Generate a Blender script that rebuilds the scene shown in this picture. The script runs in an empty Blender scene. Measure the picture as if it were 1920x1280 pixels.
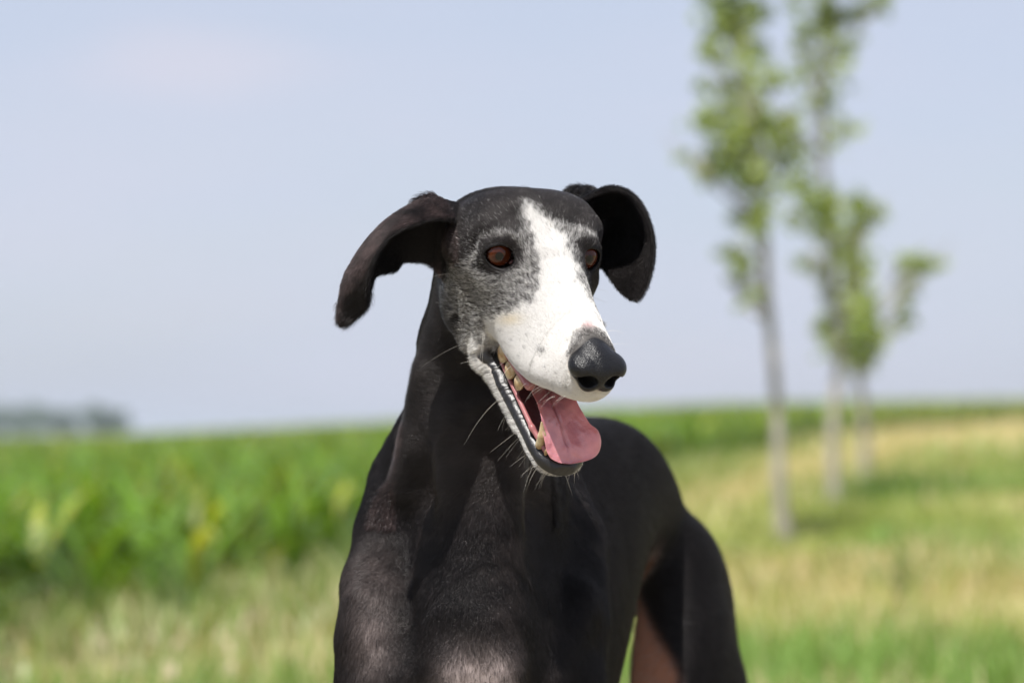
import bpy, math, random, time
import numpy as np
random.seed(7); rng = np.random.default_rng(7)
T0 = time.time()
C = bpy.context.scene.collection
# ================================================================ camera, sky, sun, exposure
scn = bpy.context.scene
cam = bpy.data.cameras.new('camera'); cam_o = bpy.data.objects.new('camera', cam); C.objects.link(cam_o)
cam.lens = 100; cam.sensor_width = 36; cam.clip_start = .05; cam.clip_end = 6000
cam_o.location = (0, 0, .71); cam_o.rotation_euler = (math.radians(91.93), 0, 0)
cam.dof.use_dof = True; cam.dof.focus_distance = 2.13; cam.dof.aperture_fstop = 4.8; cam.dof.aperture_blades = 8
scn.camera = cam_o
SUN_AZ = math.radians(208)      # clockwise from +Y: behind the camera, to the left
SUN_EL = math.radians(63)
w = bpy.data.worlds.new('World'); scn.world = w; w.use_nodes = True
nt = w.node_tree; nt.nodes.clear()
def N(nt, t, **k):
    n = nt.nodes.new(t)
    for a, v in k.items():
        if a == 'inp':
            for kk, vv in v.items(): n.inputs[kk].default_value = vv
        else: setattr(n, a, v)
    return n
out = N(nt, 'ShaderNodeOutputWorld'); bg = N(nt, 'ShaderNodeBackground')
sky = N(nt, 'ShaderNodeTexSky'); sky.sky_type = 'NISHITA'; sky.sun_disc = False
sky.sun_elevation = SUN_EL; sky.sun_rotation = SUN_AZ; sky.air_density = 1.0; sky.dust_density = 1.5; sky.ozone_density = 1.5
tc = N(nt, 'ShaderNodeTexCoord'); mp = N(nt, 'ShaderNodeMapping'); mp.inputs['Scale'].default_value = (2.6, 2.6, 9)
nz = N(nt, 'ShaderNodeTexNoise', inp={'Scale': 1.9, 'Detail': 3.0, 'Roughness': .45})
cr = N(nt, 'ShaderNodeValToRGB'); cr.color_ramp.elements[0].position = .38; cr.color_ramp.elements[1].position = .68
cr.color_ramp.elements[0].color = (.68, .68, .68, 1); cr.color_ramp.elements[1].color = (.86, .86, .86, 1)
mx = N(nt, 'ShaderNodeMix', data_type='RGBA'); mx.inputs[7].default_value = (4.3, 4.6, 5.75, 1)     # thin bright cirrus veil
L = nt.links.new
L(tc.outputs['Generated'], mp.inputs[0]); L(mp.outputs[0], nz.inputs['Vector']); L(nz.outputs[0], cr.inputs[0]); L(cr.outputs[0], mx.inputs[0])
n2 = N(nt, 'ShaderNodeTexNoise', inp={'Scale': 1.3, 'Detail': 2.0, 'Roughness': .5}); m2 = N(nt, 'ShaderNodeMapping'); m2.inputs['Scale'].default_value = (3.2, 3.2, 12); m2.inputs['Location'].default_value = (4.1, 1.7, .6)
c2 = N(nt, 'ShaderNodeValToRGB'); c2.color_ramp.elements[0].position = .42; c2.color_ramp.elements[1].position = .66; c2.color_ramp.elements[0].color = (4.35, 4.65, 5.72, 1); c2.color_ramp.elements[1].color = (4.6, 4.72, 5.7, 1)
L(tc.outputs['Generated'], m2.inputs[0]); L(m2.outputs[0], n2.inputs['Vector']); L(n2.outputs[0], c2.inputs[0]); L(c2.outputs[0], mx.inputs[7])
# one faint warm cloud, upper left
vs = N(nt, 'ShaderNodeVectorMath', operation='SUBTRACT'); vs.inputs[1].default_value = (-.110, .985, .130)
vm = N(nt, 'ShaderNodeVectorMath', operation='MULTIPLY'); vm.inputs[1].default_value = (25, 3, 75)
vl = N(nt, 'ShaderNodeVectorMath', operation='LENGTH'); ad = N(nt, 'ShaderNodeMath', operation='ADD'); n3 = N(nt, 'ShaderNodeTexNoise', inp={'Scale': 26.0, 'Detail': 2.0})
r3 = N(nt, 'ShaderNodeMapRange', interpolation_type='SMOOTHSTEP', inp={1: 2.0, 2: .8, 3: 0, 4: .34}); m3 = N(nt, 'ShaderNodeMix', data_type='RGBA'); m3.inputs[7].default_value = (5.35, 5.0, 5.6, 1)
L(tc.outputs['Generated'], vs.inputs[0]); L(vs.outputs[0], vm.inputs[0]); L(vm.outputs[0], vl.inputs[0]); L(vl.outputs['Value'], ad.inputs[0]); L(tc.outputs['Generated'], n3.inputs['Vector']); L(n3.outputs[0], ad.inputs[1]); L(ad.outputs[0], r3.inputs[0])
L(sky.outputs[0], mx.inputs[6]); L(mx.outputs[2], m3.inputs[6]); L(r3.outputs[0], m3.inputs[0]); L(m3.outputs[2], bg.inputs[0]); L(bg.outputs[0], out.inputs[0])
bg.inputs[1].default_value = .10
sd = bpy.data.lights.new('sun', 'SUN'); sun = bpy.data.objects.new('sun', sd); C.objects.link(sun)
sd.energy = 4.9; sd.angle = math.radians(.55); sd.color = (1, .97, .925)
from mathutils import Vector, Matrix, Euler
sdir = Vector((math.sin(SUN_AZ)*math.cos(SUN_EL), math.cos(SUN_AZ)*math.cos(SUN_EL), math.sin(SUN_EL)))
sun.rotation_euler = sdir.to_track_quat('Z', 'Y').to_euler(); sun.location = (-2, -3, 6)
scn.view_settings.view_transform = 'Standard'; scn.view_settings.look = 'None'; scn.view_settings.gamma = 1
scn.view_settings.use_curve_mapping = False; scn.view_settings.exposure = .55
scn.cycles.use_denoising = True; scn.cycles.max_bounces = 8; scn.cycles.transparent_max_bounces = 8

# ================================================================ helpers
def tag(o, label=None, cat=None, group=None, kind=None):
    for k, v in (('label', label), ('category', cat), ('group', group), ('kind', kind)):
        if v: o[k] = v
    return o
def mesh_np(name, V, F, mat, parent=None, attrs=None, smooth=True, mats=None, midx=None):
    """F: list of quads/tris as an (n,k) array"""
    V = np.asarray(V, np.float32); F = np.asarray(F, np.int32)
    me = bpy.data.meshes.new(name); n, k = F.shape
    me.vertices.add(len(V)); me.vertices.foreach_set('co', V.ravel())
    me.loops.add(n*k); me.loops.foreach_set('vertex_index', F.ravel())
    me.polygons.add(n); me.polygons.foreach_set('loop_start', np.arange(0, n*k, k, dtype=np.int32))
    me.polygons.foreach_set('use_smooth', np.full(n, smooth))
    for m in (mats or [mat]): me.materials.append(m)
    if midx is not None: me.polygons.foreach_set('material_index', np.asarray(midx, np.int32))
    me.update(calc_edges=True)
    for a, v in (attrs or {}).items():
        if v.ndim == 1: at = me.attributes.new(a, 'FLOAT', 'POINT'); at.data.foreach_set('value', v.astype(np.float32))
        else:
            at = me.attributes.new(a, 'FLOAT_COLOR', 'POINT'); c = np.ones((len(v), 4), np.float32); c[:, :3] = v; at.data.foreach_set('color', c.ravel())
    o = bpy.data.objects.new(name, me); C.objects.link(o)
    if parent: o.parent = parent
    return o
def empty(name, loc=(0, 0, 0)):
    o = bpy.data.objects.new(name, None); C.objects.link(o); o.location = loc; o.empty_display_size = .1; return o
def material(name, rough=.6, spec=.5, color=(.5, .5, .5), attr=None):
    m = bpy.data.materials.new(name); m.use_nodes = True; t = m.node_tree; b = t.nodes['Principled BSDF']
    b.inputs['Base Color'].default_value = (*color, 1); b.inputs['Roughness'].default_value = rough; b.inputs['Specular IOR Level'].default_value = spec
    if attr:
        a = N(t, 'ShaderNodeAttribute'); a.attribute_name = attr; t.links.new(a.outputs['Color'], b.inputs['Base Color'])
    return m, t, b
# ---------------------------------------------------------------- shared geometry maths (centimetres, world axes)
import numpy as np
PITCH = math.radians(1.93); FPX = 5333.33; CAM_H = 71.0
def toW(px, py, Y):
    x = (px-960)/FPX; z = (640-py)/FPX
    c, s = math.cos(PITCH), math.sin(PITCH)
    y2 = c - s*z; z2 = s + c*z
    return np.array([x/y2*Y, Y, CAM_H + z2/y2*Y])
def smin(a, b, k):
    h = np.maximum(k - np.abs(a-b), 0)/k
    return np.minimum(a, b) - h*h*k*0.25
def smax(a, b, k): return -smin(-a, -b, k)
def sstep(x, a, b):
    t = np.clip((x-a)/(b-a), 0, 1); return t*t*(3-2*t)
def fbm(P, sc, seed=0, oc=3):
    r = np.random.default_rng(seed); v = np.zeros(len(P)); am = 1
    for o_ in range(oc):
        for _ in range(5):
            k = r.normal(size=3); k = k/np.linalg.norm(k)*sc*2**o_*(.7+.6*r.random()); v += am*np.sin(P@k+r.random()*6.28)
        am *= .55
    return v/4.0
def cone(P, a, b, ra, rb):
    a = np.asarray(a, float); b = np.asarray(b, float)
    ba = b-a; t = np.clip(((P-a)@ba)/(ba@ba), 0, 1)
    return np.linalg.norm(P-(a+t[:, None]*ba), axis=1) - (ra+(rb-ra)*t)
def ellip(P, c, r, R=None):
    q = P-np.asarray(c, float)
    if R is not None: q = q@np.asarray(R).T
    r = np.asarray(r, float)
    k0 = np.linalg.norm(q/r, axis=1); k1 = np.linalg.norm(q/(r*r), axis=1)
    return k0*(k0-1)/np.maximum(k1, 1e-6)
def spline_tab(rows, n=240):
    """rows: (s, v1, v2 ...) -> dense table, monotone-ish Catmull-Rom"""
    R = np.array(rows, float); s = R[:, 0]; V = R[:, 1:]
    m = np.gradient(V, s, axis=0)
    x = np.linspace(s[0], s[-1], n); i = np.clip(np.searchsorted(s, x)-1, 0, len(s)-2)
    h = (s[i+1]-s[i])[:, None]; t = ((x-s[i])/(s[i+1]-s[i]))[:, None]
    out = (2*t**3-3*t**2+1)*V[i] + (t**3-2*t**2+t)*h*m[i] + (-2*t**3+3*t**2)*V[i+1] + (t**3-t**2)*h*m[i+1]
    return x, out
def loft(a, f, u, T):
    """T = dense table of w, top, bottom, taper, n along f"""
    x, V = T
    w, t, b, k, n = (np.interp(f, x, V[:, i]) for i in range(5))
    h = np.maximum((t-b)/2, .05); c = (t+b)/2
    y = (u-c)/h
    w = np.maximum(w, .05)*(1-k*np.clip(y, -1.2, 1.2))
    r = (np.abs(a/w)**n + np.abs(y)**n)**(1/n)
    d = (r-1)*np.minimum(w, h)
    e = np.maximum(x[0]-f, f-x[-1])
    return np.where(e > 0, np.maximum(d, 0)+e, d)

# ---- head frame: a = towards the dog's left, f = eye line to nose, u = up
_c, _s = math.cos(PITCH), math.sin(PITCH)
def camvec(x, y, z):            # right, up, towards camera -> world
    return np.array([x, -z*_c - y*_s*1.0, y*_c - z*_s])
HL = camvec(.935, 0, -.355); HF = camvec(.280, -.614, .736); HU = camvec(-HL[0]*0+.218, .788, .574)
HU = HU - HU.dot(HF)*HF - HU.dot(HL)*HL; HU /= np.linalg.norm(HU)
HO = toW(1020, 476, 215.0)
HM = np.stack([HL, HF, HU])
def toH(P): return (P-HO)@HM.T
def fromH(a, f, u): return HO + a*HL + f*HF + u*HU

CRAN = spline_tab([(-11.0, .6, -3.2, -4.6, 0, 2.2), (-10, 3.0, -2.0, -7.2, 0, 2.2), (-8.5, 4.7, -.1, -8.6, -.08, 2.3), (-6.5, 5.3, 1.4, -9.2, -.15, 2.5), (-5, 5.5, 2.4, -9.3, -.16, 2.6),
    (-3.5, 5.5, 3.05, -9.2, -.13, 2.55), (-2, 5.2, 3.2, -8.9, -.08, 2.4), (-.5, 4.5, 2.7, -8.5, .0, 2.3), (1, 3.9, 2.0, -7.8, .08, 2.2), (2.5, 3.0, 1.1, -6.8, .1, 2.2), (4, .8, -1, -4, 0, 2)])
MUZ = spline_tab([(-3, 2.9, 1.2, -6.0, .12, 2.3), (-1, 3.4, 1.7, -6.8, .14, 2.3), (1, 3.7, 1.95, -7.05, .2, 2.3), (3, 3.4, 1.9, -7.35, .28, 2.3), (5, 3.1, 1.65, -7.15, .31, 2.5), (7, 2.85, 1.5, -6.65, .32, 2.6),
    (9, 2.65, 1.35, -5.85, .28, 2.6), (11, 2.45, 1.2, -4.7, .22, 2.5), (12.3, 2.2, 1.0, -4.1, .12, 2.4), (13.2, 1.85, .5, -3.55, .08, 2.3), (13.8, 1.35, -.2, -3.1, 0, 2.2), (14.15, .6, -.9, -2.4, 0, 2)])
JAW = spline_tab([(-6, 2.2, -7.0, -8.6, 0, 2.2), (-4, 3.9, -6.6, -9.6, 0, 2.3), (-1, 3.9, -7.0, -10.0, 0, 2.3), (1.5, 3.5, -7.75, -10.1, .0, 2.3), (4, 3.05, -8.2, -10.3, -.05, 2.4), (7, 2.65, -8.6, -10.6, -.08, 2.5),
    (9.5, 2.35, -8.9, -10.9, -.08, 2.5), (11.3, 2.1, -9.2, -11.1, -.05, 2.4), (12.5, 1.65, -9.5, -11.1, 0, 2.2), (13.2, .9, -9.9, -10.8, 0, 2)])
EYE_R = 1.22
EYE = [np.array([-3.45, -.42, -.2]), np.array([3.22, -.2, -.2])]
GAZE = [np.array([-.26, .86, .30]), np.array([.16, .86, .30])]
GAZE = [g/np.linalg.norm(g) for g in GAZE]
def eyeframe(i):
    g = GAZE[i]; side = np.cross(np.array([0, 0, 1.]), g); side /= np.linalg.norm(side)
    if i == 1: side = -side          # side: + points to the inner corner?  (towards nose)
    up = np.cross(g, side); 
    if up[2] < 0: up = -up
    return side, up, g

def d_head(P):
    q = toH(P); a, f, u = q[:, 0], q[:, 1], q[:, 2]; aa = np.abs(a); Q = np.stack([aa, f, u], 1)
    d = loft(a, f, u, CRAN)
    d = smin(d, loft(a, f, u, MUZ), 1.2)
    # brow ridges, zygomatic arch, masseter, stop
    d = smin(d, cone(Q, (2.7, -.2, 1.1), (4.2, -2.2, .6), .7, .7), 1.4)
    d = smin(d, cone(Q, (3.9, .2, -2.1), (5.1, -4.0, -2.4), .5, .8), 2.0)
    d = smin(d, ellip(Q, (3.3, -3.2, -6.4), (1.7, 2.8, 2.6)), 2.0)
    d = smax(d, -cone(Q, (0, 1, 3.7), (0, -4, 4.0), .7, .55), 1.6)              # median furrow
    for c_, r_ in (((-5.25, -2.4, -5.1), .22), ((-3.75, -.9, -8.4), .28), ((4.9, -.6, -4.6), .3), ((2.95, 6.8, -1.6), .2)):
        d = smin(d, np.linalg.norm(q-np.array(c_), axis=1)-r_, .35)
    # jaw
    dj = loft(a, f, u, JAW)
    lipnoise = (.035*np.sin(f*5.3+4*np.sin(f*2.3)+aa*3)+.02*np.sin(f*13+6*np.sin(f*3.1)))*sstep(u, -9.6, -8.8)*sstep(f, 1.5, 3)
    trough = cone(P*0+np.stack([a*.62, f, u], 1), (0, 4, -7.6), (0, 12.0, -8.7), .95, .8)
    dj = smax(dj, -trough, .5) + lipnoise*.6
    k = np.where(f < 1, 1.8, np.where(f > 3, .15, 1.8-.825*(f-1)))
    dj2 = smin(d, dj, np.maximum(k, .15))
    d = dj2
    d = smax(d, -(d_nose(P, False)+.3), .05)
    # mouth slot and inner mouth
    mo = loft(a*.86, f, u, MOUTH)
    d = smax(d, -mo, .45)
    # stretched lip skin behind the corner of the mouth (bead)
    d = smin(d, cone(Q, (3.75, .3, -6.2), (3.35, 1.6, -8.6), .35, .4), .9)
    # eyes: lids
    for i in (0, 1):
        if i == 0: m = a < 0
        else: m = a >= 0
        c = EYE[i]; side, up, g = eyeframe(i)
        r = q-c; x = r@side; y = r@up; z = r@g
        dl = np.sqrt(x*x+y*y+z*z)-(EYE_R+.24)
        dn = smin(d, dl, .55)
        dn = smax(dn, -(np.sqrt(x*x+y*y+z*z)-(EYE_R+.02)), .05)
        # almond opening
        yy = y+.03+.05*x
        op = (np.sqrt((x/1.13)**2+(yy/(.86-.10*x))**2)-1)*.8
        op = np.maximum(op, -z)
        dn = smax(dn, -op, .10)
        d = np.where(m, dn, d)
    return d
MOUTH = spline_tab([(1.45, 4.4, -7.3, -7.5, 0, 2.4), (2.3, 4.3, -7.05, -7.9, 0, 2.5), (4, 4.2, -6.95, -8.35, 0, 2.6), (7, 4, -6.4, -8.7, 0, 2.6), (10, 4, -5.2, -9.1, 0, 2.6), (12, 4, -4.4, -9.3, 0, 2.6), (15, 4, -3.6, -9.4, 0, 2.6)])
MOUTH[1][:, 1] -= 0.0

# ---- the two ear leaves: grids of world points
def ear_grid(rows, ns=60, nt=26):
    """rows: three lists of (px, py, depth)"""
    C = []
    for r in rows:
        p = np.array([toW(x, y, 215+d) for x, y, d in r])
        _, V = spline_tab([(i, *v) for i, v in enumerate(p)], ns); C.append(V)
    A, B, D = C; t = np.linspace(0, 1, nt)[None, :, None]
    A, B, D = A[:, None], B[:, None], D[:, None]
    M = 2*B-.5*(A+D) ; M = B+ (B-.5*(A+D))*.9
    return (1-t)**2*A+2*t*(1-t)*M+t*t*D
EAR_R = ear_grid([   # dog's right ear, image left, turned out and drooping
    [(850, 408, 1.2), (815, 408, .2), (770, 421, -1.4), (735, 438, -2.2), (712, 464, -2.4), (697, 496, -2.0), (690, 535, -1.2), (688, 575, 0), (664, 598, .6), (652, 603, .8)],
    [(850, 396, 4.6), (806, 379, 3.6), (765, 394, 3.2), (722, 424, 2.6), (682, 468, 2.0), (652, 512, 1.5), (640, 550, 1), (638, 585, 1), (642, 600, 1), (648, 604, 1)],
    [(835, 520, 4.5), (806, 493, 5.2), (775, 489, 5.6), (756, 490, 5.6), (742, 506, 5.2), (706, 515, 4.2), (694, 545, 3), (685, 572, 2), (665, 594, 1.4), (655, 602, 1.2)]])
EAR_L = ear_grid([   # dog's left ear, image right, cupped forwards
    [(1075, 385, 7), (1105, 366, 5.2), (1145, 353, 4.2), (1182, 366, 4.0), (1207, 398, 4), (1222, 445, 4), (1222, 490, 3.9), (1212, 532, 3.7), (1200, 555, 3.5), (1192, 561, 3.4)],
    [(1085, 410, 11), (1110, 405, 10.5), (1140, 402, 10), (1160, 412, 9.4), (1178, 432, 8.6), (1190, 462, 7.6), (1195, 495, 6.4), (1194, 527, 5.0), (1191, 548, 4.1), (1189, 559, 3.6)],
    [(1105, 500, 8.6), (1120, 498, 8.6), (1132, 502, 8.2), (1140, 512, 7.4), (1149, 524, 6.6), (1158, 536, 5.8), (1168, 547, 4.9), (1178, 555, 4.1), (1184, 559, 3.7), (1187, 560, 3.6)]])
from mathutils.bvhtree import BVHTree
from mathutils import Vector
def grid_faces(ns, nt):
    i = np.arange(ns-1)[:, None]*nt+np.arange(nt-1)[None, :]
    i = i.ravel(); return np.stack([i, i+nt, i+nt+1, i+1], 1)
class Sheet:
    def __init__(s, G, thick):
        ns, nt, _ = G.shape; s.G = G.reshape(-1, 3)
        s.bvh = BVHTree.FromPolygons([tuple(v) for v in s.G], grid_faces(ns, nt).tolist())
        s.lo = s.G.min(0)-2.2; s.hi = s.G.max(0)+2.2
        s.thick = thick; s.c0 = G[0].mean(0); s.L = np.linalg.norm(G[0].mean(0)-G[-1].mean(0))
    def __call__(s, P):
        d = np.full(len(P), 9.0)
        m = np.all((P > s.lo) & (P < s.hi), 1); idx = np.nonzero(m)[0]
        fn = s.bvh.find_nearest; out = np.empty(len(idx))
        for j, p in enumerate(P[idx].tolist()):
            out[j] = fn(p, 6.0)[3] or 6.0 if fn is None else (lambda r: 6.0 if r[3] is None else r[3])(fn(p, 6.0))
        base = np.linalg.norm(P[idx]-s.c0, axis=1)
        th = s.thick+.35*(1-sstep(base, 0, 3.5))
        d[idx] = out-th
        return d
EAR_R += .10*(fbm(EAR_R.reshape(-1, 3), .9, 91, 2)[:, None]*np.array([.3, 1, .3])).reshape(EAR_R.shape)
EAR_L += .10*(fbm(EAR_L.reshape(-1, 3), .9, 92, 2)[:, None]*np.array([.3, 1, .3])).reshape(EAR_L.shape)
SH_R = Sheet(EAR_R, .095); SH_L = Sheet(EAR_L, .11)

# ---- body frame
B0 = np.array([-4.5, 221.0]); YAW = math.radians(15); BD = np.array([math.sin(YAW), math.cos(YAW)]); BL = np.array([math.cos(YAW), -math.sin(YAW)])
def toB(P):
    r = P[:, :2]-B0
    return np.stack([r@BL, r@BD, P[:, 2]], 1)
def fromB(l, s, z): v = B0+l*BL+s*BD; return np.array([v[0], v[1], z])
TORSO = spline_tab([(1, 3.0, 58, 50, 0, 2.1), (4, 5.0, 63, 46, .1, 2.1), (9, 6.8, 66.5, 42, .15, 2.1), (16, 7.9, 68.5, 39.5, .16, 2.15), (25, 8.3, 69.3, 39, .14, 2.2), (34, 8.1, 70.8, 45, .1, 2.2),
    (43, 7.2, 72.4, 54, .05, 2.2), (51, 6.5, 72.6, 57.8, .0, 2.2), (58, 6.2, 70.6, 56, .1, 2.2), (64, 5.6, 66.5, 54, .1, 2.2), (69, 4.2, 61, 53, 0, 2.2), (72, 1.5, 58, 54, 0, 2)])
def d_body(P):
    b = toB(P); l, s, z = b[:, 0], b[:, 1], b[:, 2]
    d = loft(l-np.interp(s, (0, 12, 25, 34, 43, 51, 58, 80), (0, -.8, -2, -2, -1.2, -.4, 0, 0)), s, z, TORSO)
    bl = np.abs(l); Bq = np.stack([bl, s, z], 1)
    # neck
    n0 = fromH(0, -7.0, -5.8)
    dn = cone(P, n0-HL*.7, toW(894, 650, 228.5), 4.2, 4.2)
    dn = smin(dn, cone(P, toW(894, 650, 228.5), toW(888, 760, 230.5), 4.2, 4.7), 1.5)
    dn = smin(dn, cone(P, toW(888, 760, 230), toW(884, 900, 235), 4.8, 7.2), 1.5)
    dn = smin(dn, cone(P, fromH(0, -7.0, -5.2), toW(890, 800, 240), 3.2, 4.5), 2.0)
    dn = smin(dn, cone(P, toW(885, 860, 236), toW(885, 1060, 238), 6.5, 8.2), 2)
    d = smin(d, dn, 3.0)
    # muscle cords of the throat
    d = smin(d, cone(P, toW(803, 700, 227), toW(790, 830, 229.3), .9, 1.2), 1.8); d = smin(d, cone(P, toW(790, 830, 229), toW(752, 960, 232.5), 1.2, 1.4), 1.6)
    d = smin(d, cone(P, toW(868, 800, 226), toW(886, 1150, 223.8), 1.6, 2.0), 3.2)
    d = smin(d, cone(P, toW(930, 800, 225.5), toW(905, 1150, 223.3), 2.2, 2.0), 3.0)
    # breast
    d = smin(d, cone(P, toW(893, 1020, 229), toW(893, 1230, 224), 4.2, 3.6), 1.6)
    for x in (858, 930):
        d = smin(d, ellip(P, toW(x, 1262, 222.6), (2.2, 2.2, 2.9)), .9)
    # shoulders and upper arms
    for pts in ([(768, 850, 241, 2.0), (757, 905, 239, 2.4), (735, 1000, 235, 2.75), (718, 1100, 231, 3.1), (708, 1200, 228, 3.1), (714, 1310, 227, 3.0)],
                [(1000, 890, 246, 3.2), (1050, 1020, 240, 3.5), (1060, 1170, 234.5, 3.3), (1058, 1300, 232, 2.8)]):
        dd = None
        for p0, p1 in zip(pts[:-1], pts[1:]):
            c = cone(P, toW(*p0[:3]), toW(*p1[:3]), p0[3], p1[3]); dd = c if dd is None else smin(dd, c, .8)
        d = smin(d, dd, 2.8)
    d = smin(d, cone(P, toW(705, 1130, 227), toW(748, 1270, 225), 1.7, 1.9), 2.4)
    d = smin(d, cone(P, toW(1070, 1130, 232), toW(1010, 1280, 228.5), 1.9, 2.2), 1.6)
    # forelegs
    for (e, top) in ((-6.6, toW(712, 1290, 228)), (6.6, toW(1055, 1290, 232))):
        el = fromB(e, 12, 39); wr = fromB(e*.95, 10, 12); pa = fromB(e*.95, 8.5, 3.2)
        c = cone(P, top, el, 3.0, 2.4); c = smin(c, cone(P, el, wr, 2.3, 1.5), .8); c = smin(c, cone(P, wr, pa, 1.5, 1.7), .6)
        c = smin(c, ellip(P, fromB(e*.95, 6.0, 1.9), (2.2, 3.6, 1.9)), .8)
        d = smin(d, c, 2.0)
    # haunches and hind legs
    h = ellip(Bq, (5.9, 61, 51), (4.5, 9, 12.0))
    h = smin(h, ellip(Bq, (6.5, 57.5, 46), (4.9, 8, 11)), 1.8)
    kn = (7.2, 55, 39); hk = (6.4, 73, 18); ft = (6.4, 71, 4)
    h = smin(h, cone(Bq, (6.7, 60, 46), kn, 5.0, 3.5), 2)
    h = smin(h, cone(Bq, kn, hk, 3.6, 1.5), 1.5)
    h = smin(h, cone(Bq, hk, ft, 1.6, 1.4), .8); h = smin(h, ellip(Bq, (6.4, 68, 2.0), (2.2, 3.8, 2.0)), .8)
    d = smin(d, h, 2.2)
    # tail
    t0 = fromB(0, 71, 57)
    for p in ((0, 77, 46, 1.2), (0, 80, 32, .9), (0, 86, 22, .6)):
        t1 = fromB(*p[:3]); d = smin(d, cone(P, t0, t1, p[3]+.5, p[3]), 1.0); t0 = t1
    return d

HEAD_LO = np.array([-16, 196, 64.]); HEAD_HI = np.array([16, 232, 101.])
def sdf(P):
    d = np.full(len(P), 30.0)
    mb = P[:, 2] < 92
    if mb.any(): d[mb] = d_body(P[mb])
    mh = np.all((P > HEAD_LO) & (P < HEAD_HI), 1)
    if mh.any():
        Ph = P[mh]; dh = d_head(Ph)
        dh = smin(dh, ellip(Ph, toW(806, 388, 219), (.9, .9, .6)), .4); dh = smin(dh, ellip(Ph, toW(1090, 366, 228), (1.25, 1.2, .75)), .5); dh = smin(dh, SH_R(Ph), .55); dh = smin(dh, SH_L(Ph), .55)
        q = toH(Ph)
        # neck joins only behind the jaw
        k = np.where(q[:, 1] < -1, .9, .3)
        db = d[mh]; d[mh] = smin(dh, db, k)
    return d

def nets(fn, xs, ys, zs, B=8, slack=1.5):
    """surface nets on a rectilinear grid, evaluated only in blocks near the surface"""
    ax = [xs, ys, zs]; nb = [(len(a)-1)//B for a in ax]
    ctr = [np.array([(a[i*B]+a[i*B+B])/2 for i in range(n)]) for a, n in zip(ax, nb)]
    hl = [np.array([(a[i*B+B]-a[i*B])/2 for i in range(n)]) for a, n in zip(ax, nb)]
    G = np.stack(np.meshgrid(*ctr, indexing='ij'), -1).reshape(-1, 3); H = np.linalg.norm(np.stack(np.meshgrid(*hl, indexing='ij'), -1).reshape(-1, 3), axis=1)
    dc = np.concatenate([fn(G[i:i+60000]) for i in range(0, len(G), 60000)])
    act = np.nonzero(np.abs(dc) < H*slack+.3)[0]
    bi = np.stack(np.unravel_index(act, nb), 1)
    o = np.arange(B+1); O = np.stack(np.meshgrid(o, o, o, indexing='ij'), -1).reshape(-1, 3)
    N = [len(a) for a in ax]; cid = lambda i, j, k: (i*N[1]+j)*N[2]+k
    V, VID, Q = [], [], []
    for s0 in range(0, len(bi), 400):
        bb = bi[s0:s0+400]; L = bb[:, None, :]*B+O[None]          # lattice ids
        P = np.stack([ax[d][L[..., d]] for d in range(3)], -1); D = fn(P.reshape(-1, 3)).reshape(len(bb), B+1, B+1, B+1)
        keep = (D.min((1, 2, 3)) < 0) & (D.max((1, 2, 3)) > 0)
        if not keep.any(): continue
        bb, D = bb[keep], D[keep]; P = P.reshape(-1, B+1, B+1, B+1, 3)[keep]
        In = D < 0
        acc = np.zeros((len(bb), B, B, B, 3)); cnt = np.zeros((len(bb), B, B, B))
        for d in range(3):
            e1, e2 = [o_ for o_ in range(3) if o_ != d]
            sl = [slice(None)]*4; s2 = [slice(None)]*4; sl[d+1] = slice(0, B); s2[d+1] = slice(1, B+1)
            d0, d1 = D[tuple(sl)], D[tuple(s2)]; x = (In[tuple(sl)] != In[tuple(s2)])
            t = np.where(x, d0/np.where(x, d0-d1, 1), 0)[..., None]
            C = (P[tuple(sl)]*(1-t)+P[tuple(s2)]*t)*x[..., None]
            for u_ in (0, 1):
                for v_ in (0, 1):
                    w = [slice(None)]*4; w[e1+1] = slice(u_, B+u_); w[e2+1] = slice(v_, B+v_)
                    acc += C[tuple(w)]; cnt += x[tuple(w)]
            # quads for the edges this block owns
            w = [slice(None)]*4; w[e1+1] = slice(0, B); w[e2+1] = slice(0, B)
            xi = np.nonzero(x[tuple(w)]); ins = In[tuple(sl)][tuple(w)][xi]
            g = bb[xi[0]]*B+np.stack(xi[1:], 1)
            q = []
            for u_, v_ in ((0, 0), (1, 0), (1, 1), (0, 1)):
                h = g.copy(); h[:, e1] -= u_; h[:, e2] -= v_; q.append(cid(h[:, 0], h[:, 1], h[:, 2]))
            q = np.stack(q, 1); flip = ins == (d == 1)
            q[flip] = q[flip][:, ::-1]; Q.append(q)
        ci = np.nonzero(cnt); V.append(acc[ci]/cnt[ci][:, None]); g = bb[ci[0]]*B+np.stack(ci[1:], 1); VID.append(cid(g[:, 0], g[:, 1], g[:, 2]))
    V = np.concatenate(V); VID = np.concatenate(VID); Q = np.concatenate(Q)
    od = np.argsort(VID); VID = VID[od]; V = V[od]
    k = np.clip(np.searchsorted(VID, Q), 0, len(VID)-1); ok = (VID[k] == Q).all(1)
    return V, k[ok]

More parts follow.
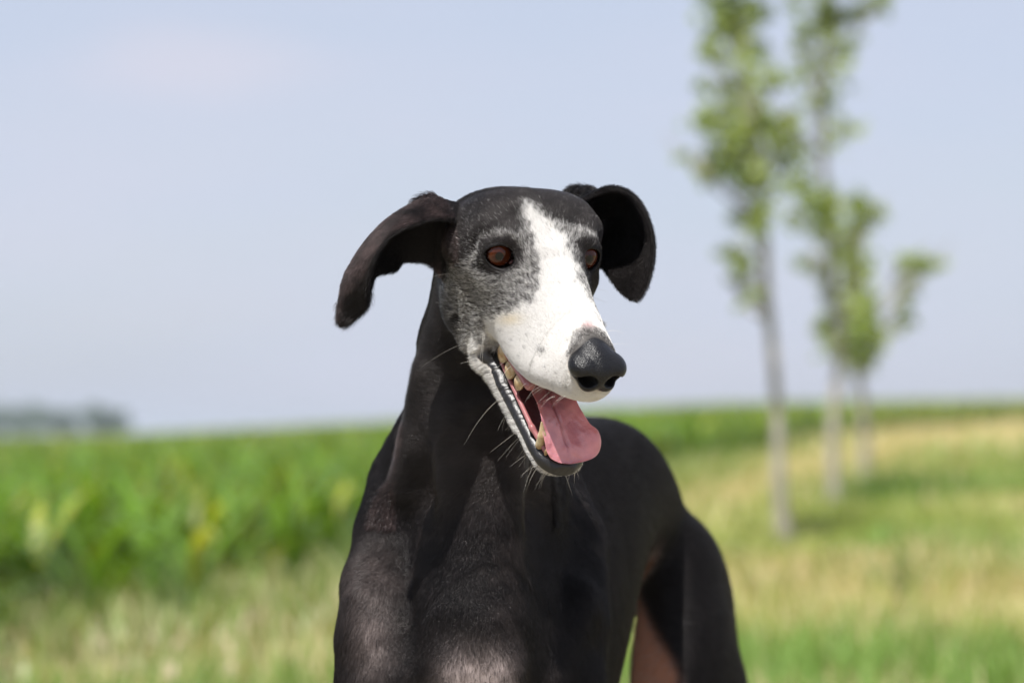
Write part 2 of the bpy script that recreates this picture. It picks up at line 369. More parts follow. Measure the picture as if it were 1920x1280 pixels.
def axis(lo, hi, fine, coarse, flo, fhi, B=8):
    out = [lo]
    while out[-1] < hi or (len(out)-1) % B:
        x = out[-1]; e = max(flo-x, x-fhi, 0); out.append(x+min(coarse, fine+e*.05))
    return np.array(out)
def relax(fn, V, F, it=1, lam=.5):
    n = len(V)
    for _ in range(it):
        acc = np.zeros_like(V); cnt = np.zeros(n)
        for i in range(4):
            for j in ((i+1) % 4, (i-1) % 4):
                for c in range(3): acc[:, c] += np.bincount(F[:, i], V[F[:, j], c], n)
                cnt += np.bincount(F[:, i], minlength=n)
        V = V+lam*(acc/np.maximum(cnt, 1)[:, None]-V)
    return V
def vnormals(V, F):
    a = V[F[:, 2]]-V[F[:, 0]]; b = V[F[:, 3]]-V[F[:, 1]]; fn = np.cross(a, b); ar = .5*np.linalg.norm(fn, axis=1)
    N = np.zeros_like(V)
    for i in range(4):
        for c in range(3): N[:, c] += np.bincount(F[:, i], fn[:, c], len(V))
    N /= np.maximum(np.linalg.norm(N, axis=1), 1e-9)[:, None]
    return N, ar

def d_nose(P, carve=True):
    q = (toH(P)-np.array([0, 13.1, -.3]))*1.06+np.array([0, 13.1, -.3]); a, f, u = q[:, 0], q[:, 1], q[:, 2]; Q = np.stack([np.abs(a), f, u], 1)
    d = ellip(Q, (0, 13.2, -.45), (1.95, 1.9, 1.45))
    d = smin(d, ellip(Q, (1.35, 13.5, -.12), (.98, 1.25, .86)), .5)
    d = smin(d, ellip(Q, (0, 11.9, .32), (1.25, 1.9, .9)), .6)
    d = smin(d, ellip(Q, (.7, 14.2, -1.25), (.75, .65, .65)), .4)
    if not carve: return d
    d = smax(d, -ellip(Q, (1.05, 15.0, -.68), (.78, 1.5, .58)), .22)
    d = smax(d, -cone(Q, (1.3, 14.9, -.75), (2.55, 13.8, -.8), .2, .2), .2)
    d = smax(d, -cone(Q, (0, 15.55, .1), (0, 14.9, -2.2), .12, .12), .2)
    return d
# ================================================================ the dog
# ---- coat pattern, mapped on the head along one fixed head direction (head frame)
def hproj(q):
    a, f, u = q[:, 0], q[:, 1], q[:, 2]
    return 1020+25*(.935*a+.28*f+.218*u), 476+15.35*f-19.7*u
def polyd(x, y, pts):
    """signed distance to a polygon, negative inside"""
    p = np.array(pts, float); n = len(p); d = np.full(len(x), 1e9); ins = np.zeros(len(x), bool)
    for i in range(n):
        a = p[i]; b = p[(i+1) % n]; e = b-a; wx = x-a[0]; wy = y-a[1]
        t = np.clip((wx*e[0]+wy*e[1])/(e@e), 0, 1); d = np.minimum(d, (wx-e[0]*t)**2+(wy-e[1]*t)**2)
        c = (a[1] > y) != (b[1] > y); xi = a[0]+(y-a[1])*e[0]/(e[1] if abs(e[1]) > 1e-9 else 1e-9); ins ^= c & (x < xi)
    return np.where(ins, -1, 1)*np.sqrt(d)
BLAZE = [(992, 388), (1001, 391), (1014, 408), (1036, 425), (1058, 442), (1068, 465), (1076, 495), (1088, 525), (1100, 550), (1112, 575), (1125, 600), (1150, 640), (1200, 680), (1200, 790), (1080, 790), (1010, 770), (950, 705), (918, 660), (902, 625), (908, 600), (945, 590), (990, 568), (1006, 542), (1010, 510), (1004, 475), (994, 450), (988, 415)]
GREY = [(822, 540), (846, 500), (872, 495), (905, 510), (950, 515), (985, 490), (975, 450), (1000, 430), (1010, 480), (1012, 560), (960, 595), (915, 605), (900, 650), (874, 640), (845, 600)]
BROW = [(893, 470), (905, 445), (935, 432), (965, 440), (990, 430), (995, 470), (975, 462), (955, 446), (925, 448), (905, 470), (880, 505), (868, 500)]
BROW2 = [(1060, 425), (1090, 428), (1118, 440), (1128, 462), (1112, 448), (1090, 446), (1076, 460), (1082, 510), (1100, 560), (1085, 540), (1068, 480)]
def mouth_zone(q):
    """0..1 bare black lip, 0..1 inner mouth"""
    a, f, u = q[:, 0], q[:, 1], q[:, 2]; aa = np.abs(a)
    mb = np.interp(f, MUZ[0], MUZ[1][:, 2]); jt = np.interp(f, JAW[0], JAW[1][:, 1]); jw = np.interp(f, JAW[0], JAW[1][:, 0]); mw = np.interp(f, MUZ[0], MUZ[1][:, 0])
    inm = sstep(f, 1.25, 1.9)*(u < mb+.35-.45*sstep(f, 11.5, 13))*(u > jt-.75-.3*sstep(f, 2.5, 5))*1.0
    up = inm*(u > mb-.6)*1.0
    lip = inm
    inner = inm*(aa < jw*.72)*(f < 11.6)
    return lip, inner
def coat(P):
    """white share, bare black (0..1), inner mouth, head mask for world points"""
    q = toH(P); px, py = hproj(q); n1 = fbm(P, 2.2, 3); n2 = fbm(P, .9, 5)
    hd = np.all((P > HEAD_LO) & (P < HEAD_HI), 1)
    wob = 5*n1+5*fbm(P, 7, 77, 2)
    wt = .985*(1-sstep(polyd(px, py, BLAZE)+wob, -15, 22))
    gz = (.45+.13*n2)*(1-sstep(polyd(px, py, GREY)+wob, -10, 13))
    br = .42*(1-sstep(polyd(px, py, BROW)+wob*.5, -5, 6)); b2 = .5*(1-sstep(polyd(px, py, BROW2)+wob*.5, -5, 6))
    wh = np.maximum.reduce([wt, gz, br, b2])
    wh = np.maximum(wh, .004+.035*sstep(q[:, 2], 3.5, 0)*sstep(q[:, 1], -7, -3)*sstep(q[:, 0], -5.9, -5.0))
    dhd = np.full(len(P), 9.0); dhd[hd] = d_head(P[hd]); onh = (1-sstep(dhd, .15, .8))*sstep(q[:, 1], -6.5, -5)
    wh *= onh
    # dark smudge over the nose bridge side, pigment spots
    wh *= 1-.45*np.exp(-((px-1015)**2+(py-658)**2)/50)
    for wx, wy in ((960, 640), (985, 655), (975, 672), (1000, 682), (1020, 690), (1040, 700), (1010, 710), (1035, 722), (1060, 725), (1060, 640), (990, 632), (940, 622)):
        wh *= 1-.3*np.exp(-((px-wx)**2+(py-wy)**2)/7)
    # the right-hand cheek behind the muzzle is dark
    side = sstep(q[:, 0], 2.6, 3.4)*sstep(q[:, 2], 1.6, .4); wh = np.where((q[:, 0] > 0), wh*(1-.8*side*sstep(-q[:, 1], -9, -6)), wh)
    wh *= 1-.85*(1-sstep(d_nose(P, False)+.12*n1, .12, .55))*sstep(q[:, 2], -.6, .2)
    # chin and lower-lip edge
    jt = np.interp(q[:, 1], JAW[0], JAW[1][:, 1])
    jaw = (q[:, 2] < jt+.2) & (q[:, 1] > -1.5)
    jawb = sstep(jt-1.55-q[:, 2]+.12*n1, .1, -.4)          # 1 near the lip, 0 below
    tipw = sstep(q[:, 1], 9, 11.5)
    wh = np.where(jaw, np.maximum(.86*jawb, .70*tipw*sstep(jt-.95-q[:, 2], 0, .25))*sstep(q[:, 1], -1.5, 1), wh)
    cor = np.exp(-((np.abs(q[:, 0])-3.6)**2/1.2+(q[:, 1]-.6)**2/1.5+(q[:, 2]+7.6)**2/1.8)); wh = np.maximum(wh, .9*cor)
    lip, inner = mouth_zone(q)
    # eye rims
    rim = np.zeros(len(P)); dark = np.zeros(len(P))
    for i in (0, 1):
        side_, up, g = eyeframe(i); r = q-EYE[i]; x = r@side_; y = r@up; z = r@g
        e = np.sqrt((x/1.12)**2+((y+.02)/.88)**2)
        rim = np.maximum(rim, (1-sstep(e, 1.06, 1.22))*(z > 0)); dark = np.maximum(dark, (1-sstep(e+.10*n1-.25*(y > 0), 1.2, 1.5))*(z > 0))
    wh *= 1-.88*dark
    ch = ellip(P, toW(893, 1262, 222), (5.2, 3.5, 2.2))
    earm = (np.abs(q[:, 0]) > 5.9); wh = np.where(hd & ~earm, wh, .0); lip = lip*hd; inner = inner*hd; rim = rim*hd
    bl = np.maximum(rim, lip*(1-inner)); bl = np.maximum(bl, hd*(1-sstep(d_nose(P, False), -.05, .12)))
    return np.clip(wh, 0, 1), bl, inner, hd

def build_dog():
    q = .105
    V, F = nets(sdf, axis(-17, 26, q, .42, -14.5, 11.5), axis(197, 312, q, .6, 198, 222), axis(-.4, 101, q, .55, 67.5, 98))
    V = relax(sdf, V, F, 2, .45)
    print('body mesh', len(V), time.time()-T0)
    Nn, ar = vnormals(V, F)
    wh, bl, inner, hd = coat(V)
    n1 = fbm(V, .8, 11); n2 = fbm(V, 3.5, 12)
    # skin / under-coat colour
    blk = np.array([.0060, .0045, .0045]); col = np.tile(blk, (len(V), 1))*(1+.35*n1[:, None])
    b = toB(V)
    def blend(m, c):
        nonlocal col
        m = np.clip(m, 0, 1)[:, None]; col = col*(1-m)+np.array(c)*m
    g = lambda c, r: np.exp(-np.sum(((V-np.asarray(c))/r)**2, 1))
    bare = np.zeros(len(V))
    for x in (864, 926): bare += 1.0*g(toW(x, 1288, 221), (1.7, 3.5, 2.6))
    bare += .6*g(toW(702, 1200, 225), (1.5, 3, 3.6)); bare += .35*g(toW(915, 860, 229), (3.5, 6, 5))
    bare += .25*g(toW(690, 1090, 228), (2, 4, 5))
    bare = np.clip(bare*(1+.3*n2), 0, 1)
    bare = np.clip(bare+.09*sstep(n1+.5*n2, .2, 1.1)*(b[:, 1] < 20)*(~hd), 0, 1); blend(bare*.85, (.42, .35, .335))
    inth = sstep(b[:, 1], 44, 50)*sstep(Nn@np.array([-1, -.35, -.2]), .0, .5)*sstep(b[:, 2], 58.5, 56)*sstep(b[:, 0]-(1.5+.72*(57.5-b[:, 2])), .9, -.5)*sstep(b[:, 0], .5, 2.0)
    blend(inth*.9, (.30, .14, .09)); bare = np.maximum(bare, inth)
    belly = sstep(b[:, 1], 28, 44)*sstep(-Nn[:, 2], .3, .8); blend(belly*.6, (.16, .08, .055)); bare = np.maximum(bare, belly)
    blend(wh*.9, (.74, .69, .63))
    blend(bl*1.0, (.007, .006, .006)); blend(inner, (.075, .022, .022))
    lp, _i = mouth_zone(toH(V)); wet = np.clip(lp*hd, 0, 1)
    root = empty('sighthound', tuple(np.array([B0[0]+5, B0[1]+30, 0])/100))
    tag(root, 'black sighthound with a white blaze and muzzle, panting with its tongue out', 'dog')
    off = np.array(root.location)
    def PL(P): return np.asarray(P)/100-off
    m, t, bs = material('dog_skin', .5, .5, attr='tint')
    a = N(t, 'ShaderNodeAttribute'); a.attribute_name = 'wet'
    mr = N(t, 'ShaderNodeMapRange', inp={3: .6, 4: .40}); t.links.new(a.outputs['Fac'], mr.inputs[0]); t.links.new(mr.outputs[0], bs.inputs['Roughness'])
    mr = N(t, 'ShaderNodeMapRange', inp={3: .2, 4: .55}); t.links.new(a.outputs['Fac'], mr.inputs[0]); t.links.new(mr.outputs[0], bs.inputs['Specular IOR Level'])
    tcn = N(t, 'ShaderNodeTexCoord'); nz = N(t, 'ShaderNodeTexNoise', inp={'Scale': 420, 'Detail': 3}); t.links.new(tcn.outputs['Object'], nz.inputs['Vector'])
    bp = N(t, 'ShaderNodeBump', inp={'Strength': .5, 'Distance': .0006}); t.links.new(nz.outputs[0], bp.inputs['Height']); t.links.new(bp.outputs[0], bs.inputs['Normal'])
    body = mesh_np('body', PL(V), F, m, root, {'tint': np.clip(col, 0, 1), 'wet': wet})
    # ------------------------------------------------------------ short coat
    hm, t, bs = material('dog_hair', .30, .42, attr='hue')
    bs.inputs['Specular IOR Level'].default_value = .24; bs.inputs['Specular Tint'].default_value = (1, .96, .95, 1)
    fc = V[F].mean(1); fn = Nn[F].mean(1)
    isw = wh[F].mean(1); isbl = np.maximum(bl, inner)[F].mean(1); bar = bare[F].mean(1); hdf = hd[F].mean(1)
    ish = (np.all((fc > HEAD_LO) & (fc < HEAD_HI), 1)) & (toH(fc)[:, 1] > -9.5)
    see = sstep(-fn[:, 1]+.35*np.abs(fn[:, 0])+.25*fn[:, 2], -.45, .05)      # thin out the coat on the far side
    far = sstep(fc[:, 1], 240, 262)
    dens = np.where(ish, 900+300*isw, 260*(1-.6*far))
    dens = dens*(.12+.88*see)*(1-sstep(isbl, .2, .6))*(1-.92*bar)*sstep(fc[:, 2], 20, 46)
    nd = d_nose(fc, False); dens *= sstep(nd, -.05, .25)
    cnt = rng.poisson(dens*ar); fi = np.repeat(np.arange(len(F)), cnt); n = len(fi)
    uu, vv = rng.random(n)[:, None], rng.random(n)[:, None]; W = F[fi]
    R = (1-uu)*(1-vv)*V[W[:, 0]]+uu*(1-vv)*V[W[:, 1]]+uu*vv*V[W[:, 2]]+(1-uu)*vv*V[W[:, 3]]
    NR = (1-uu)*(1-vv)*Nn[W[:, 0]]+uu*(1-vv)*Nn[W[:, 1]]+uu*vv*Nn[W[:, 2]]+(1-uu)*vv*Nn[W[:, 3]]
    NR /= np.linalg.norm(NR, axis=1)[:, None]
    qh = toH(R); hdm = ish[fi].astype(float)*sstep(qh[:, 1], -9.5, -6)*sstep(R[:, 2], 64, 70)
    jawm = (qh[:, 2] < np.interp(qh[:, 1], JAW[0], JAW[1][:, 1]))
    # growth direction
    hdir = np.tile(-HF, (n, 1)) + np.sign(qh[:, :1])*HL*.35*sstep(qh[:, 1], 8, 0)[:, None] - HU*(.55*sstep(-qh[:, 2], -1, 5)*sstep(qh[:, 1], 9, 3))[:, None]
    hdir = hdir-HU*(.7*(jawm & (qh[:, 1] > 0)))[:, None]
    for i in (0, 1):                # swirl round the eyes
        r = qh-EYE[i]; dd = np.linalg.norm(r, axis=1); s_ = np.exp(-(dd/2.6)**2)[:, None]
        hdir = hdir*(1-.75*s_)+.75*s_*(r/np.maximum(dd, .3)[:, None])@HM
    bdir = np.array([0, .25, -1.0])[None]*(1-far[fi][:, None]*.6)+far[fi][:, None]*.8*np.array([BD[0], BD[1], -.3])[None]
    # swirling chest coat
    bdir = bdir+.25*np.stack([fbm(R, .25, 21, 2), 0*R[:, 0], .4*fbm(R, .3, 22, 2)], 1)
    G = hdir*hdm[:, None]+bdir*(1-hdm[:, None])
    for sh, Gd in ((SH_R, EAR_R), (SH_L, EAR_L)):
        m_ = np.all((R > sh.lo+1.6) & (R < sh.hi-1.6), 1)
        ix = np.nonzero(m_)[0]; base = Gd[0].mean(0); tip = Gd[-1].mean(0)
        d_ = np.array([sh.bvh.find_nearest(p)[3] for p in R[ix].tolist()]); ix = ix[(d_ < .5)]
        G[ix] = (tip-base)/np.linalg.norm(tip-base)+.0*G[ix]
    G = G+.20*rng.normal(size=(n, 3)); T = G-(G*NR).sum(1)[:, None]*NR; T /= np.maximum(np.linalg.norm(T, axis=1), 1e-6)[:, None]
    ln = np.where(hdm > .5, .40, .85)*(.65+.6*rng.random(n))
    ln = np.where(jawm & (hdm > .5), ln*1.9, ln); ln *= np.where(qh[:, 1] > 9, .55, 1)
    lift = np.where(hdm > .5, .20, .20)*(.5+rng.random(n)); lift = lift+.35*((np.abs(qh[:, 0]) > 6)*ish[fi]*(rng.random(n) < .2))
    lift = np.where(jawm & (hdm > .5) & (qh[:, 1] > 0), lift+.25, lift)
    ln = ln[:, None]; lift = lift[:, None]
    Pt = np.stack([R-NR*.03, R+T*ln*.35+NR*ln*lift*.6, R+T*ln*.7+NR*ln*lift*.85, R+T*ln+NR*ln*lift*.8], 1)
    rr = np.where(hdm > .5, .0036, .0060)*(.8+.5*rng.random(n))*np.where((rng.random(n) < .18) & (hdm < .5), 1.6, 1)
    gd = (rng.random(n) < .10) & (hdm < .5); rr = rr*np.where(gd, 1.7, 1); rad = rr[:, None]*np.array([1, .95, .7, .15])[None]
    wv = wh[W].mean(1); clump = fbm(R, 14, 61, 2); white = rng.random(n) < np.where(wv > .78, wv, wv*np.clip(1+.65*clump, .05, 2.4))
    br = np.exp(.55*rng.normal(size=n))*(1+.35*np.clip(fbm(R, 1.6, 71), -1, 1)); shade = rng.random(n)**.7  # random tone per hair, plus broad sheen patches put into the colour
    hc = (np.array([.023, .020, .0195])*hdm[:, None]+np.array([.0065, .0055, .0056])*(1-hdm[:, None]))*br[:, None]  # black head hair coloured lighter than the body, for its sunlit sheen
    hc = hc*np.where(gd, 2.4, 1)[:, None]  # guard hairs get a brighter colour as painted sparkle
    hw = np.array([.80, .785, .755])[None]*np.where(wv > .75, .85+.2*rng.random(n), .25+.75*shade)[:, None]
    tan = np.clip(np.exp(-((hproj(qh)[0]-960)**2/500+(hproj(qh)[1]-602)**2/120)), 0, 1)*hdm; hw = hw*(1-tan[:, None]*np.array([.03, .10, .24]))
    pink = np.clip(np.exp(-((hproj(qh)[0]-1098)**2/160+(hproj(qh)[1]-612)**2/90)), 0, 1)*hdm; hw = hw*(1-pink[:, None]*np.array([.04, .32, .30]))
    hc = np.where(white[:, None], hw, hc)
    brn = (bar[fi]*.85*(rng.random(n) < .8))[:, None]; hc = hc*(1-brn)+np.array([.28, .225, .21])*brn
    eb = ((np.abs(qh[:, 0]) > 5.7)*ish[fi])[:, None]; eo = eb*(qh[:, :1] < 0)*sstep(NR[:, 2]-.5*NR[:, 0], -.2, .4)[:, None]; hc = hc*(1-eb*.35)*(1+eo*np.array([3.6, 2.8, 2.7])*(.6+.5*fbm(R, 2.5, 72))[:, None])  # right ear's back browner, up-facing hairs lightened in colour as sunlit gloss
    rad = rad*(1+.7*eb)
    def hair(name, P4, rad, hc, mat, parent):
        k = P4.shape[1]; cu = bpy.data.hair_curves.new(name); cu.add_curves([k]*len(P4))
        cu.position_data.foreach_set('vector', PL(P4.reshape(-1, 3)).astype(np.float32).ravel())
        ra = cu.attributes.get('radius') or cu.attributes.new('radius', 'FLOAT', 'POINT'); ra.data.foreach_set('value', (rad/100).astype(np.float32).ravel())
        ha = cu.attributes.new('hue', 'FLOAT_COLOR', 'CURVE'); c4 = np.ones((len(hc), 4), np.float32); c4[:, :3] = hc; ha.data.foreach_set('color', c4.ravel())
        cu.materials.append(mat); o = bpy.data.objects.new(name, cu); C.objects.link(o); o.parent = parent; return o
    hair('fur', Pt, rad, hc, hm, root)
    print('hairs', n, time.time()-T0)
    # ------------------------------------------------------------ whiskers
    wh_r, wh_d, wh_l, wh_c = [], [], [], []
    def wk(p, d, l, c=.75, r=.012): wh_r.append(fromH(*p)); wh_d.append(d[0]*HL+d[1]*HF+d[2]*HU); wh_l.append(l); wh_c.append((c, r))
    R2 = random.Random(4)
    for i in range(58):      # chin
        f = R2.uniform(6, 12.8); s_ = R2.choice((-1, -1, 1)); jw = np.interp(f, JAW[0], JAW[1][:, 0])*.85; u = np.interp(f, JAW[0], JAW[1][:, 2])+R2.uniform(.0, .9)
        wk((s_*jw*R2.uniform(.3, 1), f, u), (s_*R2.uniform(.2, .6), R2.uniform(-.7, .3), -1), R2.uniform(.8, 2.4), .8, .009)
    for i in range(32):      # upper lip
        f = R2.uniform(4, 13.6); s_ = R2.choice((-1, 1)); mw = np.interp(f, MUZ[0], MUZ[1][:, 0]); mb = np.interp(f, MUZ[0], MUZ[1][:, 2])
        wk((s_*mw*1.0*R2.uniform(.75, 1.05), f, mb+R2.uniform(.15, .8)), (s_*R2.uniform(.3, .8), R2.uniform(-.5, .2), -R2.uniform(.5, 1.1)), R2.uniform(.6, 1.4), .8, .007)
    for p, d, l in (((-3.9, .2, -8.2), (-.7, -.7, -.75), 4.2), ((-2.6, 5, -9.9), (-.5, -.4, -1), 4.5), ((-3.6, 2, -9.0), (-.9, -.3, .1), 2.0), ((-3.6, 1.2, -6.5), (-.3, .8, -.7), 2.2),
                    ((-3.7, .9, -6.4), (-.2, 1, -.5), 2.0), ((4.9, -1, -4), (.9, .0, .1), 2.2), ((4.7, -.7, -4.4), (.9, .2, -.1), 2.0), ((-5.3, -3.5, -4.6), (-1, .1, .2), 3.2), ((2.2, 9, -.5), (.8, .2, .6), 1.5), ((2.2, 10, -1), (.9, .1, .5), 1.5)):
        wk(p, d, l)
    P4, rd, cc = [], [], []
    for r0, d0, l0, (c_, rw) in zip(wh_r, wh_d, wh_l, wh_c):
        d0 = d0/np.linalg.norm(d0); bend = np.array([R2.uniform(-.25, .25), R2.uniform(-.2, .2), -R2.uniform(.1, .45)])
        P4.append([r0+d0*l0*s_+bend*l0*s_*s_ for s_ in np.linspace(-.05, 1, 7)]); rd.append(rw*np.linspace(1, .15, 7)); cc.append((c_, c_*.95, c_*.87))
    hair('whiskers', np.array(P4), np.array(rd), np.array(cc), hm, root)

    # ------------------------------------------------------------ nose
    c0 = HO+13.2*HF; h_ = .06
    nv, nf = nets(d_nose, *[np.arange(c0[i]-3.4, c0[i]+3.4+.5, h_) for i in range(3)])
    nv = relax(d_nose, nv, nf, 1, .5)
    m, t, bs = material('nose_leather', .33, .36, (.004, .0037, .004))
    tcn = N(t, 'ShaderNodeTexCoord'); vo = N(t, 'ShaderNodeTexVoronoi', inp={'Scale': 1000}); t.links.new(tcn.outputs['Object'], vo.inputs['Vector'])
    bp = N(t, 'ShaderNodeBump', inp={'Strength': .5, 'Distance': .0006}); bp.invert = True; t.links.new(vo.outputs[0], bp.inputs['Height']); t.links.new(bp.outputs[0], bs.inputs['Normal'])
    nz = N(t, 'ShaderNodeTexNoise', inp={'Scale': 160}); t.links.new(tcn.outputs['Object'], nz.inputs['Vector']); mr = N(t, 'ShaderNodeMapRange', inp={1: .35, 2: .7, 3: .28, 4: .46}); t.links.new(nz.outputs[0], mr.inputs[0]); t.links.new(mr.outputs[0], bs.inputs['Roughness'])
    mesh_np('nose', PL(nv), nf, m, root)

    # ------------------------------------------------------------ eyes
    m, t, bs = material('eye', .05, .0, (.01, .008, .007))
    bs.inputs['Coat Weight'].default_value = 1; bs.inputs['Coat Roughness'].default_value = .015; bs.inputs['Coat IOR'].default_value = 1.42; bs.inputs['Roughness'].default_value = .35
    a = N(t, 'ShaderNodeAttribute'); a.attribute_name = 'ang'; rp = N(t, 'ShaderNodeValToRGB'); e = rp.color_ramp.elements
    e[0].position = 0; e[0].color = (.002, .002, .002, 1); e[1].position = 1; e[1].color = (.02, .012, .01, 1)
    for p_, c_ in ((.20, (.001, .001, .001)), (.245, (.05, .010, .003)), (.5, (.095, .020, .005)), (.68, (.035, .008, .003)), (.80, (.006, .004, .004)), (.86, (.006, .004, .004)), (.93, (.10, .07, .065))):
        x = e.new(p_); x.color = (*c_, 1)
    t.links.new(a.outputs['Fac'], rp.inputs[0])
    tcn = N(t, 'ShaderNodeTexCoord'); nz = N(t, 'ShaderNodeTexNoise', inp={'Scale': 900, 'Detail': 2}); t.links.new(tcn.outputs['Object'], nz.inputs['Vector'])
    mm = N(t, 'ShaderNodeMix', data_type='RGBA', blend_type='MULTIPLY'); mm.inputs[0].default_value = .6; t.links.new(rp.outputs[0], mm.inputs[6]); t.links.new(nz.outputs[0], mm.inputs[7]); t.links.new(mm.outputs[2], bs.inputs['Base Color'])
    for i in (0, 1):
        side_, up, g_ = eyeframe(i); look = np.array([.03, .95, -.12]) if i == 0 else np.array([.0, .95, -.12]); look /= np.linalg.norm(look)
        look = HM@((camvec(0.12, -.02, 1)))if False else g_+np.array([-.06, 0, .03]); look /= np.linalg.norm(look)
        xs_ = np.cross([0, 0, 1.], look); xs_ /= np.linalg.norm(xs_); ys_ = np.cross(look, xs_)
        nu, nv_ = 64, 48; th = np.linspace(0, math.pi, nv_); ph = np.linspace(0, 2*math.pi, nu, endpoint=False)
        TH, PH = np.meshgrid(th, ph, indexing='ij'); rr_ = EYE_R*(1+.05*np.exp(-(TH/.55)**2))-.005
        Q = (np.sin(TH)*np.cos(PH)*rr_)[..., None]*xs_+(np.sin(TH)*np.sin(PH)*rr_)[..., None]*ys_+(np.cos(TH)*rr_)[..., None]*look
        Q = Q.reshape(-1, 3)+EYE[i]; Pw = HO+Q@HM
        ii = np.arange(nv_-1)[:, None]*nu; jj = np.arange(nu)[None]; f_ = np.stack([ii+jj, ii+(jj+1) % nu, ii+nu+(jj+1) % nu, ii+nu+jj], -1).reshape(-1, 4)[:, ::-1]
        mesh_np('eye', PL(Pw), f_, m, root, {'ang': np.clip(TH.ravel()/1.15, 0, 1)})
        # pink inner corner
        if i == 0:
            v_, ff = nets(lambda P: ellip(toH(P), EYE[0]+side_*(-1.02 if side_[0] < 0 else 1.02)-up*.42+g_*.62, (.3, .22, .2)), *[np.arange((HO+EYE[0]@HM)[k]-2.2, (HO+EYE[0]@HM)[k]+2.8, .07) for k in range(3)])
            if len(v_): mesh_np('tear_duct', PL(v_), ff, material('tear_duct_skin', .25, .5, (.12, .045, .045))[0], root)

    # ------------------------------------------------------------ tongue
    ctr = np.array([(0, 1.5, -7.9), (-.1, 4, -7.75), (-.15, 6.5, -7.65), (-.15, 8.5, -7.75), (0, 10.0, -8.1), (.2, 11.2, -8.65), (.33, 12.35, -9.15), (.4, 13.05, -9.8)])
    hw_ = np.array([1.5, 1.55, 1.6, 1.6, 1.75, 2.0, 1.85, 1.0]); th_ = np.array([.5, .5, .5, .45, .42, .40, .36, .22]); cup = np.array([.25, .4, .65, .85, .95, .85, .55, .2])
    _, D = spline_tab([(i, *c, w_, t_, k_) for i, (c, w_, t_, k_) in enumerate(zip(ctr, hw_, th_, cup))], 90)
    tn = 90; w9 = D[-19, 3]
    for i in range(18): D[-18+i, 3] = w9*max(1-((i+1)/18)**2.4, .0008)**.5
    sd_ = np.array([1., 0, 0]); ring = []; na = 150; tg = np.gradient(D[:, :3], axis=0); tg /= np.linalg.norm(tg, axis=1)[:, None]
    for i in range(tn):
        up_ = np.cross(sd_, tg[i]); up_ /= np.linalg.norm(up_)
        if up_[2] < 0 and i < 40: up_ = -up_
        al = np.linspace(0, 2*math.pi, na, endpoint=False); x = np.cos(al); y = np.sin(al); x = np.sign(x)*np.abs(x)**.85
        asym = .8*(x > 0)*sstep(np.array(float(i)), 55, 80)
        zz = y*D[i, 4]*.5*(1-.35*x*x)+D[i, 5]*x*x*(1+asym*3)-.30*np.exp(-(x/.055)**2)*(y > 0)*sstep(np.array(float(i)), 2, 15)*(1-sstep(np.array(float(i)), 66, 84))
        ring.append(D[i, :3]+(x*D[i, 3])[:, None]*sd_+zz[:, None]*up_)
    Tg = np.array(ring); Tg = Tg.reshape(-1, 3); Tg += (.045*fbm(Tg, 5, 33)+.09*fbm(Tg, 1.6, 34))[:, None]*np.array([0, .3, 1])
    ii = np.arange(tn-1)[:, None]*na; jj = np.arange(na)[None]; tf = np.stack([ii+jj, ii+(jj+1) % na, ii+na+(jj+1) % na, ii+na+jj], -1).reshape(-1, 4)
    m, t, bs = material('tongue_flesh', .3, .5, (.52, .175, .185)); bs.inputs['Coat Weight'].default_value = .7; bs.inputs['Coat Roughness'].default_value = .12; bs.inputs['Subsurface Weight'].default_value = .25; bs.inputs['Subsurface Radius'].default_value = (.004, .0015, .001); bs.inputs['Subsurface Scale'].default_value = 1
    tcn = N(t, 'ShaderNodeTexCoord'); nz = N(t, 'ShaderNodeTexNoise', inp={'Scale': 60, 'Detail': 4}); t.links.new(tcn.outputs['Object'], nz.inputs['Vector']); rp = N(t, 'ShaderNodeValToRGB')
    rp.color_ramp.elements[0].position = .3; rp.color_ramp.elements[0].color = (.42, .145, .18, 1); rp.color_ramp.elements[1].position = .75; rp.color_ramp.elements[1].color = (.70, .30, .30, 1); t.links.new(nz.outputs[0], rp.inputs[0]); t.links.new(rp.outputs[0], bs.inputs['Base Color'])
    vo = N(t, 'ShaderNodeTexVoronoi', inp={'Scale': 900}); t.links.new(tcn.outputs['Object'], vo.inputs['Vector']); bp = N(t, 'ShaderNodeBump', inp={'Strength': .35, 'Distance': .0004}); t.links.new(vo.outputs[0], bp.inputs['Height']); t.links.new(bp.outputs[0], bs.inputs['Normal'])
    mesh_np('tongue', PL(HO+Tg@HM), tf, m, root)
    # ------------------------------------------------------------ teeth and gums
    m_t, t, bs = material('tooth_enamel', .22, .5, (.62, .50, .31)); tcn = N(t, 'ShaderNodeTexCoord'); nz = N(t, 'ShaderNodeTexNoise', inp={'Scale': 130, 'Detail': 3}); t.links.new(tcn.outputs['Object'], nz.inputs['Vector']); rp = N(t, 'ShaderNodeValToRGB')
    rp.color_ramp.elements[0].position = .35; rp.color_ramp.elements[0].color = (.30, .19, .09, 1); rp.color_ramp.elements[1].position = .6; rp.color_ramp.elements[1].color = (.55, .45, .28, 1); t.links.new(nz.outputs[0], rp.inputs[0]); t.links.new(rp.outputs[0], bs.inputs['Base Color'])
    m_g, t, bs = material('gum_flesh', .25, .5, (.30, .115, .115))
    def blob(name, fn, lo, hi, mat, h=.06):
        c8 = [fromH(*c) for c in np.array(np.meshgrid(*zip(lo, hi))).reshape(3, -1).T]; l_ = np.min(c8, 0)-.2; u_ = np.max(c8, 0)+.7
        v_, f_ = nets(lambda P: fn(toH(P)), *[np.arange(l_[k], u_[k], h) for k in range(3)]); v_ = relax(None, v_, f_, 1, .4)
        return mesh_np(name, PL(v_), f_, mat, root)
